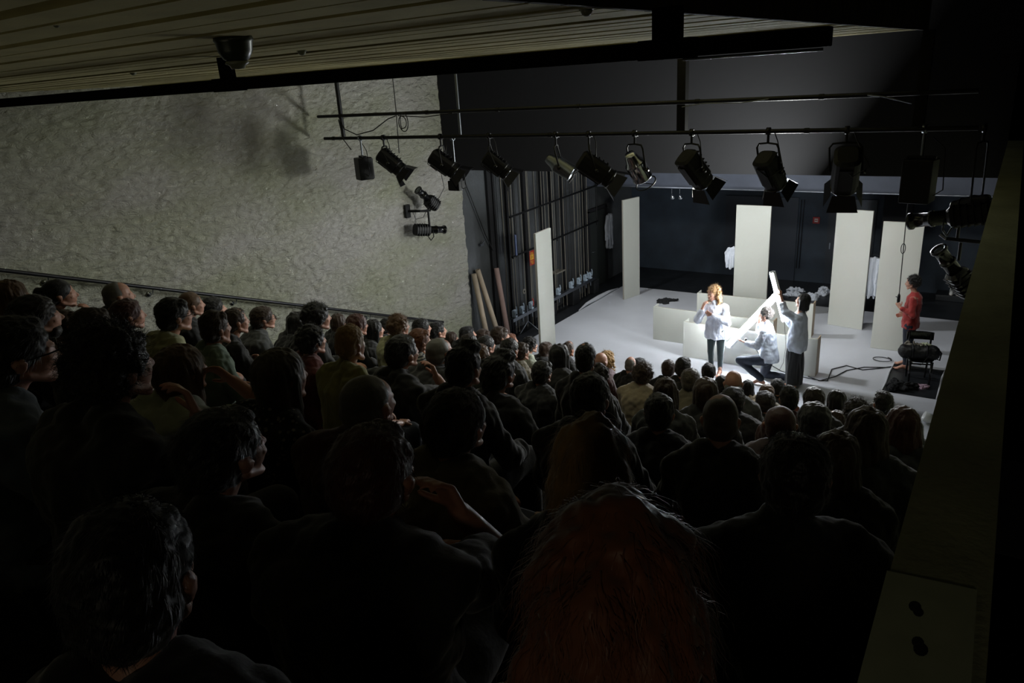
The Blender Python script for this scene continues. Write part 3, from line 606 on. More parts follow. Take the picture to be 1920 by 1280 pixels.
fresnel((-2.25, 8.3, 4.40), -.04, 'dark lamp hanging above the tall panel left of the tubes', (.15, .5, -.62), 1.1)
fresnel((-1.49, 8.3, 4.41), -.02, 'wide lamp pointing straight down stage, between tubes and loudspeaker', (-.12, .55, -.60), 1.3)
def speaker(loc, size, rot, label, hook):
    r = empty('loudspeaker', loc, rot, label, 'loudspeaker', 'black boxes on the lighting bar')
    w_, d_, h = size; mb = MB(); mb.box((0, 0, 0), size); mb.build('cabinet', M['black'], r, .012)
    mb = MB(); mb.box((0, d_/2+.006, 0), (w_*.88, .01, h*.9)); mb.build('grille', M['darksteel'], r)
    mb = MB(); mb.box((0, 0, h/2+.02), (w_*.9, .05, .012)); mb.box((-w_*.45, 0, h/2-.02), (.012, .05, .09)); mb.box((w_*.45+.003, 0, h/2-.02), (.012, .05, .09)); mb.build('bracket', M['darksteel'], r)
    mb = MB(); mb.tube([(0, 0, h/2+.02), (0, 0, hook-.03)], .014, 8); mb.lathe((-.02, 0, hook), (1, 0, 0), [(0, .027), (0, .042), (.04, .042), (.04, .027), (0, .027)], 14); mb.build('clamp', M['steel'], r)
    mb = MB(); mb.tube([(w_*.3, 0, h/2+.2), (w_*.7, .02, h/2+.1), (w_*.8, .02, -h*.2), (w_*.5, .02, -h*.35)], .006, 6); mb.build('lead', M['cable'], r)
speaker((-8.33, 8.3, 4.37), (.22, .22, .33), R(-25), 'small black box hanging first on the bar, before the plaster wall', .45)
speaker((-6.60, 8.34, 4.15), (.20, .14, .14), R(0), 'tiny black box below the second barn-door lamp at the plaster edge', .65)
speaker((-.82, 8.32, 4.33), (.27, .26, .42), R(-8), 'tall black loudspeaker at the right end of the lighting bar', .49)
# lamps on the plaster wall bracket
def profile(loc, d, L, w_, label, m_='black', tube=.8):
    r = empty('profile_spot', loc, 0, label, 'spotlight', 'spotlights on wall brackets'); fr = lampframe(d)
    b0 = MB(); b0.loft([((0, -L*.5, 0), w_*.9, w_), ((0, -L*.48, 0), w_*1.1, w_*1.2), ((0, -L*.05, 0), w_*1.1, w_*1.2), ((0, 0, 0), w_*.8, w_*.85)], (1, 0, 0), 16, False, .6)
    for k in range(5): b0.box((0, -L*.42+k*L*.08, 0), (w_*2.4, .006, w_*2.5))
    add_tf(b0, fr, (0, 0, 0), 'lamp_house', M[m_], r)
    b1 = MB(); b1.lathe((0, -.01, 0), (0, 1, 0), [(0, .001), (0, w_*.8), (L*.2, w_*.8), (L*.2, w_*.9), (L*.24, w_*.9), (L*.24, w_*.75), (L*.46, w_*.75), (L*.47, w_*.95), (L*.51, w_*.95), (L*.51, w_*.7), (L*.3, .001)], 22); add_tf(b1, fr, (0, 0, 0), 'lens_tube', M['blackgloss'], r)
    b2 = MB(); b2.lathe((0, L*.47, 0), (0, 1, 0), [(0, .001), (0, w_*.72), (.01, w_*.5), (.016, .001)], 20); add_tf(b2, fr, (0, 0, 0), 'lens', M['lens'], r)
    xa = fr @ Vector((1, 0, 0)); za = Vector((0, 0, -1)) ; mb = MB()
    for s in (-1, 1): mb.tube([xa*s*w_*1.3, xa*s*w_*1.3+Vector((0, 0, -.12)), Vector((0, 0, -.2))], .009, 6)
    mb.build('yoke', M['darksteel'], r); return r
profile((-9.0, 10.48, 3.55), (-.15, -.62, .60), .54, .085, 'glossy black spotlight pointing up beside the plaster edge', 'black')
profile((-9.0, 10.47, 2.97), (.25, .75, -.12), .66, .085, 'long flat black lamp below the wall bracket on the plaster', 'black')
br = empty('wall_bracket', (-9.33, 10.25, 3.34), 0, 'black bracket arm on the plaster wall holding two spotlights', 'bracket')
mb = MB(); mb.box((.02, 0, 0), (.04, .12, .24)); mb.build('plate', M['black'], br)
mb = MB(); mb.tube([(.03, 0, 0), (.33, .22, -.02)], .022, 10); mb.tube([(.33, -.02, .02), (.33, .28, -.02)], .02, 10); mb.tube([(.33, .22, -.02), (.33, .22, -.28)], .02, 8); mb.build('arm', M['black'], br)
mb = MB(); mb.tube([(.1, .05, 0), (.2, .0, -.14), (.3, .1, -.12), (.33, .25, .06)], .006, 6); mb.tube([(.36, .45, .1), (.45, .6, .35), (.45, .55, .62)], .006, 6); mb.build('lead', M['cable'], br)
# right hand side, seen over the side wall
profile((-.55, 8.8, 3.90), (-.66, .20, -.16), .80, .095, 'long dark spotlight pointing left beside the dark side wall', 'black')
profile((-.44, 8.9, 3.31), (-.42, -.3, .62), .66, .09, 'glossy black spotlight tilted upwards above the side wall', 'blackgloss')
par((-.33, 8.7, 4.08), 0, 'small glinting lamp right above the long dark spotlight', (-.6, .4, -.3), .7, 'darksteel')
br = empty('wall_bracket', (-.24, 8.95, 3.62), 0, 'dark pipe bracket between the two spotlights near the side wall', 'bracket')
mb = MB(); mb.tube([(.04, 0, 0), (-.32, 0, .02)], .02, 10); mb.tube([(-.22, 0, .01), (-.22, 0, .25)], .016, 8); mb.tube([(-.18, -.02, -.01), (-.18, -.02, -.2)], .016, 8); mb.build('arm', M['darksteel'], br)
mb = MB(); mb.tube([(-.32, 0, .02), (-.38, .02, .06)], .022, 8); mb.build('clamp', M['steel'], br)
# small lamps and pipe on the rear soffit
rp = MB(); rp.tube([(-8.6, 17.12, 2.82), (.9, 17.12, 2.80)], .02, 8); o = rp.build('rear_pipe', M['steel']); tag(o, 'thin steel pipe running along the lower edge of the grey rear soffit', 'pipe')
for i, (x, lab) in enumerate(((-6.95, 'left of the pair of tiny lamps under the rear soffit'), (-6.75, 'right of the pair of tiny lamps under the rear soffit'))):
    r = empty('pin_spot', (x, 17.12, 2.66), 0, lab, 'lamp', 'tiny lamps at the rear'); mb = MB(); mb.lathe((0, 0, 0), (.4, -.5, -.6), [(0, .001), (0, .03), (.12, .045), (.12, .035), (.05, .001)], 14); mb.build('can', M['chrome'], r)
    mb = MB(); mb.tube([(0, 0, 0), (0, 0, .13)], .006, 6); mb.build('stem', M['steel'], r)
# pendant control cable
q = MB(); q.tube([(-1.548, 14.45, 3.9), (-1.55, 14.45, 2.9), (-1.535, 14.45, 2.2), (-1.52, 14.45, 1.46)], .008, 8)
q.tube([(-1.54+.035*math.sin(t), 14.44, 2.28-.09*math.cos(t)) for t in [k*2*PI/16 for k in range(17)]], .007, 6)
o = q.build('pendant_cable', M['cable']); tag(o, 'thin black cable hanging down to the hand of the man in red', 'cable')
q = MB(); q.loft([((0, 0, 0), .018, .014), ((0, 0, .05), .028, .02), ((0, 0, .15), .024, .02), ((0, 0, .19), .008, .008)], (1, 0, 0), 12); q.tube([(0, -.02, .12), (-.05, -.02, .13)], .008, 6)
o = q.build('pendant_control', M['black']); o.location = (-1.52, 14.45, 1.27); tag(o, 'black hand control on the hanging cable held by the man in red', 'control')

# ------------------------------------------------------------------ fluorescent lights held by the performers
def tubelight(a, b_, nrm, label, wd=.10):
    a = Vector(a); b_ = Vector(b_); d = (b_-a); L = d.length; d.normalize(); nrm = Vector(nrm); nrm = (nrm-d*nrm.dot(d)).normalized(); x = nrm.cross(d)
    fr = Matrix((x, d, nrm)).transposed(); r = empty('fluorescent_light', a, 0, label, 'light', 'fluorescent lights on stage')
    b0 = MB(); hw = wd*.5; dp = .055
    vs = []; prof = [(-hw*.55, -.002), (hw*.55, -.002), (hw, -.018), (hw, -dp), (-hw, -dp), (-hw, -.018)]
    for yy in (.01, L-.01): vs += [(p[0], yy, p[1]) for p in prof]
    n = len(prof); b0.add(vs, [(k, (k+1) % n, (k+1) % n+n, k+n) for k in range(n)]+[tuple(range(n))[::-1], tuple(range(n, 2*n))])
    add_tf(b0, fr, (0, 0, 0), 'reflector_housing', M['fixture'], r)
    for yy in (.012, L-.012):
        b1 = MB(); b1.box((0, yy, .004), (wd*.9, .024, .066)); add_tf(b1, fr, (0, 0, 0), 'end_cap', M['fixture'], r)
    b2 = MB(); b2.tube([(0, .024, .03), (0, L-.024, .03)], .015, 14); o = add_tf(b2, fr, (0, 0, 0), 'lamp_tube', M['tube'], r)
    return r
tubelight((-4.19, 13.12, .50), (-3.33, 13.14, 1.63), (-.50, -.75, .40), 'lit fluorescent light held at a slant by the kneeling man', .13)
tubelight((-3.07, 12.75, 1.24), (-3.34, 12.75, 2.12), (-.85, -.5, -.2), 'lit fluorescent light held nearly upright by the woman with the black bob', .055)

# chair with bag
ch = empty('wooden_chair', (-1.03, 14.0, -.006), R(14), 'black lacquered wooden chair standing in the black floor patch', 'chair')
mb = MB(); mb.loft([((0, 0, .44), .20, .20), ((0, 0, .47), .215, .21)], (1, 0, 0), 24, False, .6, ydir=(0, 1, 0)); mb.build('seat', M['lacquer'], ch)
for s in (-1, 1):
    mb = MB(); mb.loft([((s*.16, -.17, .001), .014, .014), ((s*.17, -.165, .44), .024, .024)], (1, 0, 0), 10); mb.build('leg', M['lacquer'], ch)
    mb = MB(); mb.tube([(s*.15, .24, .001), (s*.165, .18, .46), (s*.175, .22, .86)], [.015, .02, .015], 8); mb.build('leg', M['lacquer'], ch)
mb = MB(); n = 10; vs = []
for k in range(n+1):
    t = -1+2*k/n; x = t*.215; y = .245-.03*(1-t*t)*-1-.03
    for (dy, dz) in ((0, 0), (.018, 0), (.018, .15-.01*t*t), (0, .15-.01*t*t)): vs.append((x, y+dy, .72+dz))
mb.add(vs, [(k*4+a, k*4+(a+1) % 4, k*4+4+(a+1) % 4, k*4+4+a) for k in range(n) for a in range(4)]+[(3, 2, 1, 0), (n*4, n*4+1, n*4+2, n*4+3)]); mb.build('backrest', M['lacquer'], ch)
mb = MB()
for s in (-1, 1): mb.tube([(s*.165, -.165, .40), (s*.165, .18, .40)], .012, 6)
mb.tube([(-.165, -.165, .40), (.165, -.165, .40)], .014, 6); mb.build('seat_frame', M['lacquer'], ch)
bg = empty('holdall_bag', (-1.04, 13.9, .465), R(14), 'black round holdall bag lying across the wooden chair', 'bag')
mb = MB(); mb.cone((-.22, 0, .13), (.20, 0, .13), .125, .13); mb.ball((.0, 0, .12), (.3, .125, .12)); me = ruffle(fuse(mb, 'bag_body', .012, 3), .02, 9, 3, (1, 1, 1), .006, 30)
for v in me.vertices: v.co.z = max(v.co.z, .002)
link('bag_body', me, M['bagblack'], bg)
for x in (-.12, .1):
    mb = MB(); mb.tube([(x+.13*math.cos(t)*0, -.137*math.cos(t), .13+.137*math.sin(t)) for t in [k*PI/10-.5 for k in range(14)]], .012, 6); mb.build('strap', M['darksteel'], bg)
mb = MB(); mb.tube([(.26, .02, .22), (.34, 0, .12), (.32, -.02, .0), (.24, -.03, .04)], .014, 6); mb.build('handle', M['bagblack'], bg)
mb = MB(); mb.tube([(-.2, -.13, .08), (-.1, -.16, -.04), (.02, -.15, -.06), (.12, -.14, .1)], .006, 6); mb.build('cord', M['ropedark'], bg)
cl = cloth('crumpled_scarf', (-1.15, 13.92, .70), .30, .14, .07, 21, 'rope', 'pale crumpled cloth lying on top of the black holdall')
cl = cloth('crumpled_scarf', (-.98, 13.96, .70), .22, .12, .06, 22, 'litpatch_cloth', 'greyish crumpled cloth on the holdall, right of the pale one')

# ------------------------------------------------------------------ people
I3 = Matrix.Identity(3)
def head_parts(mb, c, Rm, bald=False, sc=1.0):
    """skull, jaw, nose, brow, ears; c = head centre, Rm rotates the head (face along +y)"""
    c = Vector(c); P = lambda x, y, z: c+Rm @ (Vector((x, y, z))*sc)
    mb.ball(P(0, -.012, .035), (.076*sc, .096*sc, .088*sc), 20, Rm)
    mb.ball(P(0, .028, -.02), (.062*sc, .066*sc, .082*sc), 18, Rm)
    mb.cone(P(0, .045, -.055), P(0, .066, -.098), .042*sc, .020*sc)
    for s in (-1, 1):
        mb.cone(P(s*.052, -.005, -.055), P(s*.022, .06, -.098), .020*sc, .017*sc)     # jaw line
        mb.ball(P(s*.036, .060, -.022), (.022*sc, .02*sc, .02*sc), 10, Rm)            # cheek
        mb.cone(P(s*.012, .084, .018), P(s*.042, .066, .016), .010*sc, .009*sc)       # brow
        mb.ball(P(s*.078, -.012, -.012), (.009*sc, .020*sc, .031*sc), 10, Rm @ Euler((R(-12), 0, R(-22*s))).to_matrix())
        mb.ball(P(s*.083, -.022, .0), (.008*sc, .015*sc, .022*sc), 10, Rm @ Euler((R(-12), 0, R(-35*s))).to_matrix())
    mb.cone(P(0, .085, .012), P(0, .104, -.022), .009*sc, .012*sc); mb.ball(P(0, .094, -.030), (.016*sc, .012*sc, .009*sc), 10, Rm)
    mb.ball(P(0, .083, -.052), (.024*sc, .012*sc, .007*sc), 10, Rm); mb.ball(P(0, .081, -.064), (.021*sc, .012*sc, .008*sc), 10, Rm)
def hand_parts(mb, w_, d, palm, side, curl=.35, s=1.0):
    """palm, four fingers of different length and a thumb; d = direction, palm = palm normal, side = thumb side (+1/-1)"""
    w_ = Vector(w_); d = Vector(d).normalized(); palm = Vector(palm); palm = (palm-d*palm.dot(d)).normalized(); lat = d.cross(palm)*side
    for i, (o, L) in enumerate(((.030, .070), (.010, .080), (-.010, .074), (-.029, .058))):
        k0 = w_+d*.085*s+lat*o*s; mb.cone(w_+lat*o*.6*s, k0, .014*s, .0115*s)
        p = k0; dd = d.copy(); cu = curl*(1+.15*i)
        for j, f in enumerate((.45, .31, .24)):
            ax = dd.cross(palm).normalized(); dd = (Matrix.Rotation(cu, 3, ax) @ dd).normalized(); q = p+dd*L*f*s; mb.cone(p, q, (.0098-.0008*j)*s, (.009-.0008*j)*s, 10); p = q
    t0 = w_+d*.025*s+lat*.026*s; t1 = t0+(d*.5+lat*.75+palm*.35).normalized()*.042*s; t2 = t1+(d*.85+lat*.25+palm*.4).normalized()*.032*s
    mb.chain([w_+d*.01, t0, t1, t2], [.014*s, .014*s, .0108*s, .009*s])
HC = Vector((0, .02, 1.20))
POSES = dict(   # elbow R, wrist R, hand dir R, palm R ; elbow L ...
 A=((.245, .03, .72), (.13, .26, .63), (-.4, .9, -.1), (0, 0, -1), (-.245, .03, .72), (-.11, .28, .64), (.4, .9, -.1), (0, 0, -1)),
 B=((.21, .19, .80), (.115, .16, .99), (-.35, -.02, .93), (-.5, -.8, .1), (-.24, .08, .72), (-.02, .24, .73), (.9, .4, .0), (0, 0, -1)),
 C=((.25, .03, .74), (-.03, .17, .79), (-.95, .1, .05), (0, -1, 0), (-.25, .03, .74), (.03, .20, .77), (.95, .05, .05), (0, -1, 0)),
 D=((.34, .16, .98), (.16, .13, 1.13), (-.75, -.15, .6), (-.4, -.8, 0), (-.245, .03, .72), (-.11, .28, .64), (.4, .9, -.1), (0, 0, -1)))
def torso(mb, k=0.0, hem=.46):
    mb.loft([((0, -.10, hem), .175+k, .13+k), ((0, -.11, .58), .162+k, .118+k), ((0, -.115, .70), .152+k, .110+k), ((0, -.105, .84), .168+k, .122+k), ((0, -.095, .95), .172+k, .112+k), ((0, -.08, 1.01), .13+k*.8, .085+k*.7), ((0, -.065, 1.05), .075+k*.5, .062+k*.5)], (1, 0, 0), 24)
    for s in (-1, 1): mb.cone((s*.045, -.065, 1.055), (s*.165, -.085, .985), .048+k*.6, .060+k*.8); mb.ball((s*.09, -.14, .93), (.085+k, .055+k, .10+k), 12)
SH = {1: Vector((.178, -.085, .975)), -1: Vector((-.178, -.085, .975))}
def legs(mb, k=0.0):
    for s in (-1, 1):
        mb.chain([(s*.095, -.08, .53), (s*.12, .18, .545), (s*.135, .36, .53), (s*.14, .35, .28), (s*.14, .33, .09)], [.098+k, .082+k, .064+k, .052+k*1.5, .042+k*2])
def feet(mb, top=.07):
    for s in (-1, 1): mb.chain([(s*.14, .31, .055), (s*.145, .40, .035), (s*.15, .46, .03)], [.038, .034, .028])
proto = {}
def protos():
    for pn, (er, wr, dr, pr_, el, wl_, dl, pl_) in POSES.items():
        mb = MB(); torso(mb, 0); legs(mb, 0); feet(mb)
        mb.chain([(0, -.065, 1.02), (0, -.035, 1.09), (0, -.008, 1.14)], [.058, .052, .054])
        head_parts(mb, HC, I3)
        for s, e, w_, d, p in ((1, er, wr, dr, pr_), (-1, el, wl_, dl, pl_)):
            mb.chain([SH[s], Vector(e), Vector(w_)], [.052, .042, .027]); hand_parts(mb, w_, d, p, -1 if s > 0 else 1, .4)
        proto['body', pn] = fuse(mb, 'body', .0062, 4, .5)
        proto['body', pn].materials.append(M['skin'])
        for long in (0, 1):
            mb = MB(); torso(mb, .027, .44); mb.ball((0, -.135, .99), (.075, .05, .07), 12)
            for s, e, w_ in ((1, er, wr), (-1, el, wl_)):
                e = Vector(e); w_ = Vector(w_); f = .92 if long else 0
                if long: mb.chain([SH[s], e, e.lerp(w_, f)], [.068, .058, .042])
                else: mb.cone(SH[s], SH[s].lerp(e, .55), .068, .066)
            me = ruffle(fuse(mb, 'shirt', .011, 3), .028, 7.5, len(proto), (1.6, 1.6, .9), .010, 21, .35); me.materials.append(CL['black']); proto['shirt', pn, long] = me
    mb = MB(); legs(mb, .016); mb.ball((0, -.09, .52), (.19, .15, .10), 16); me = ruffle(fuse(mb, 'trousers', .014, 3), .014, 8, 3); me.materials.append(CL['trousers']); proto['trousers'] = me
    mb = MB()
    for s in (-1, 1): mb.chain([(s*.14, .29, .045), (s*.145, .40, .04), (s*.15, .49, .035)], [.042, .040, .034])
    me = fuse(mb, 'shoes', .012, 2)
    for v in me.vertices: v.co.z = max(v.co.z, .001)
    me.materials.append(M['black']); proto['shoes'] = me
def strands(me, n, seed, kind, L, wd):
    """append thin strand ribbons that follow the flow of the hair, rooted on its surface"""
    rr = random.Random(seed); vs = [v.co.copy() for v in me.vertices]; ns = [v.normal.copy() for v in me.vertices]; nv = len(vs)
    pv = []; pf = []
    for _ in range(n):
        i = rr.randrange(nv); p = vs[i].copy(); nrm = ns[i]
        if nrm.z < -.55 or (p.y > .085 and p.z < .02) or (kind == 'curly' and p.y > .035 and p.z < .07): continue
        down = Vector((0, -.15, -1)) if kind != 'short' else Vector((rr.uniform(-.2, .2), -.8, -.5))
        t = (down-nrm*down.dot(nrm)); t = t.normalized() if t.length > .05 else Vector((rr.uniform(-1, 1), rr.uniform(-1, 1), 0)).normalized()
        if kind == 'curly': t = (t*.3+Vector((rr.uniform(-1, 1), rr.uniform(-1, 1), rr.uniform(-1, 1)))).normalized()
        lift = {'short': .45, 'curly': .8, 'long': .10, 'bob': .12, 'thin': .35, 'wavy': .22}[kind]*rr.uniform(.4, 1.6)
        l = L*rr.uniform(.5, 1.2); d = (t+nrm*lift).normalized(); seg = 4 if kind in ('short', 'thin') else 6; side = d.cross(nrm).normalized(); ph = rr.uniform(0, 6)
        w_ = wd*rr.uniform(.6, 1.3); base = len(pv); q = p-nrm*.003
        for k in range(seg+1):
            ww = w_*(1-k/seg*.85)
            pv += [q-side*ww, q+side*ww]
            if kind in ('curly', 'wavy'):
                a = ph+k*1.5; amp = .8 if kind == 'curly' else .3
                dd = (d+side*math.sin(a)*amp+nrm*math.cos(a)*amp).normalized()
            else: dd = d
            if kind in ('long', 'bob', 'wavy'): d = (d+Vector((0, 0, -.22))).normalized()
            q = q+dd*l/seg
        for k in range(seg): b0 = base+2*k; pf.append((b0, b0+1, b0+3, b0+2))
    m2 = bpy.data.meshes.new(me.name); a = [tuple(v) for v in vs]; o = len(a)
    m2.from_pydata(a+[tuple(v) for v in pv], [], [tuple(p.vertices) for p in me.polygons]+[tuple(i+o for i in f) for f in pf])
    m2.polygons.foreach_set('use_smooth', [True]*len(m2.polygons)); m2.update(); bpy.data.meshes.remove(me); return m2
def hair_mesh(kind, seed, n=None, vox=.007):
    mb = MB(); rr = random.Random(seed)
    cap = lambda k: (mb.ball((0, -.022, .042), (.083+k, .098+k, .090+k), 22), mb.ball((0, -.048, .0), (.079+k, .076+k, .082+k), 18))
    if kind == 'short':
        cap(.004+.003*(seed % 3)); mb.ball((0, -.06, -.05), (.060, .045, .045), 14); mb.ball((rr.uniform(-.02, .02), .030, .085), (.062, .052, .034), 12)
        me = ruffle(fuse(mb, 'hair', vox, 3), .007, 22, seed, (1, 1, 1), .005, 60); return strands(me, n or 2600, seed, 'short', .026, .0009)
    if kind == 'quiff':
        cap(.006); mb.ball((.01, .03, .115), (.066, .062, .042), 14); mb.ball((0, -.06, -.045), (.06, .045, .045), 12)
        me = ruffle(fuse(mb, 'hair', vox, 3), .010, 22, seed, (1, 1, 1), .006, 50); return strands(me, n or 2600, seed, 'short', .034, .001)
    if kind == 'thin':
        mb.ball((0, -.026, .034), (.0805, .093, .0885), 20); mb.ball((0, -.05, -.012), (.080, .070, .075), 16)
        me = ruffle(fuse(mb, 'hair', vox, 3), .003, 22, seed); return strands(me, n or 1800, seed, 'thin', .016, .0007)
    if kind == 'bald':
        mb.ball((0, -.05, -.022), (.0795, .062, .050), 16); me = ruffle(fuse(mb, 'hair', vox, 3), .002, 30, seed); return strands(me, n or 500, seed, 'thin', .008, .0006)
    if kind == 'curly':
        cap(.012)
        for _ in range(70):
            a = rr.uniform(0, 2*PI); b_ = rr.uniform(-.5, 1.5); d = Vector((math.cos(a)*math.cos(b_), math.sin(a)*math.cos(b_), math.sin(b_)))
            if d.y > .55 and d.z < .35: continue
            c = Vector((0, -.028, .035))+Vector((d.x*.092, d.y*.102, d.z*.098)); mb.ball(c, rr.uniform(.016, .028), 10)
        me = ruffle(fuse(mb, 'hair', vox, 1), .008, 45, seed, (1, 1, 1), .004, 90); return strands(me, n or 3200, seed, 'curly', .05, .0009)
    if kind == 'ringlets':
        cap(.012)
        for _ in range(230):
            a = rr.uniform(0, 2*PI); b_ = rr.uniform(-.2, 1.5); d = Vector((math.cos(a)*math.cos(b_), math.sin(a)*math.cos(b_), math.sin(b_)))
            if rr.random() < .35:
                if d.y > .5 and d.z < .45: continue
                c = Vector((0, -.03, .04))+Vector((d.x*.098, d.y*.105, d.z*.098))
            else:
                a = rr.uniform(PI*1.0-.25, PI*2+.25); z = rr.uniform(-.20, .03); q = .098+.02*rr.random()-.10*max(0, -z-.13)
                c = Vector((math.cos(a)*q*1.12, -.015+math.sin(a)*q, z))
            mb.ball(c, rr.uniform(.014, .026), 10)
        me = ruffle(fuse(mb, 'hair', vox, 1), .010, 40, seed, (1, 1, 1), .005, 90); return strands(me, n or 3500, seed, 'curly', .06, .0009)
    if kind == 'bun':
        cap(.003); mb.ball((0, -.135, .05), (.043, .040, .042), 14); mb.ball((0, -.06, -.05), (.055, .04, .04), 12)
        me = ruffle(fuse(mb, 'hair', vox, 3), .004, 25, seed, (1, 1, 1)); return strands(me, n or 1500, seed, 'short', .03, .0007)
    if kind == 'bob':
        cap(.012); mb.loft([((0, -.058, -.165), .070, .052), ((0, -.055, -.14), .094, .070), ((0, -.045, -.06), .096, .076), ((0, -.035, .02), .090, .08)], (1, 0, 0), 24)
        for s in (-1, 1): mb.cone((s*.076, .005, .02), (s*.078, -.002, -.125), .026, .022)
        me = ruffle(fuse(mb, 'hair', vox, 3), .009, 16, seed, (2, 2, .35), .004, 45); return strands(me, n or 2600, seed, 'bob', .06, .0009)
    if kind == 'shortbob':
        cap(.016); mb.ball((0, -.055, -.055), (.082, .07, .07), 16)
        me = ruffle(fuse(mb, 'hair', vox, 3), .010, 18, seed, (1.5, 1.5, .8), .004, 45); return strands(me, n or 2800, seed, 'bob', .045, .0009)
    if kind in ('long', 'wavy'):
        k = .006 if kind == 'wavy' else 0; cap(.009+k)
        mb.loft([((0, -.125, -.36), .060+k, .020), ((0, -.118, -.31), .092+k, .032), ((0, -.105, -.18), .104+k*2, .044), ((0, -.075, -.07), .100+k*2, .062), ((0, -.04, .02), .092+k, .08)], (1, 0, 0), 24)
        for s in (-1, 1): mb.chain([(s*.078, .0, .02), (s*(.084+k), -.01, -.10), (s*(.090+k), -.05, -.22)], [.026, .024, .020])
        me = ruffle(fuse(mb, 'hair', vox, 2), .012 if kind == 'long' else .018, 15, seed, (2, 2, .4) if kind == 'long' else (1.4, 1.4, 1.0), .005, 45)
        return strands(me, n or 3200, seed, kind, .08, .0009)
GLASS = None
def glasses():
    mb = MB()
    for s in (-1, 1):
        mb.tube([(s*.033+.024*math.cos(t), .104-.004*abs(math.cos(t)), .002+.017*math.sin(t)) for t in [k*2*PI/16 for k in range(17)]], .0024, 6, False)
        mb.tube([(s*.057, .100, .008), (s*.080, .06, .008), (s*.084, -.01, .004)], .0024, 6)
    mb.tube([(-.010, .106, .006), (.010, .106, .006)], .0024, 6); me = mb.mesh('glasses'); me.materials.append(M['glassesframe']); return me
def collar_mesh():
    mb = MB(); mb.loft([((0, -.062, 1.035), .078, .072), ((0, -.055, 1.065), .070, .064), ((0, -.05, 1.075), .062, .057)], (1, 0, 0), 24); me = fuse(mb, 'collar', .008, 2); me.materials.append(CL['white']); return me
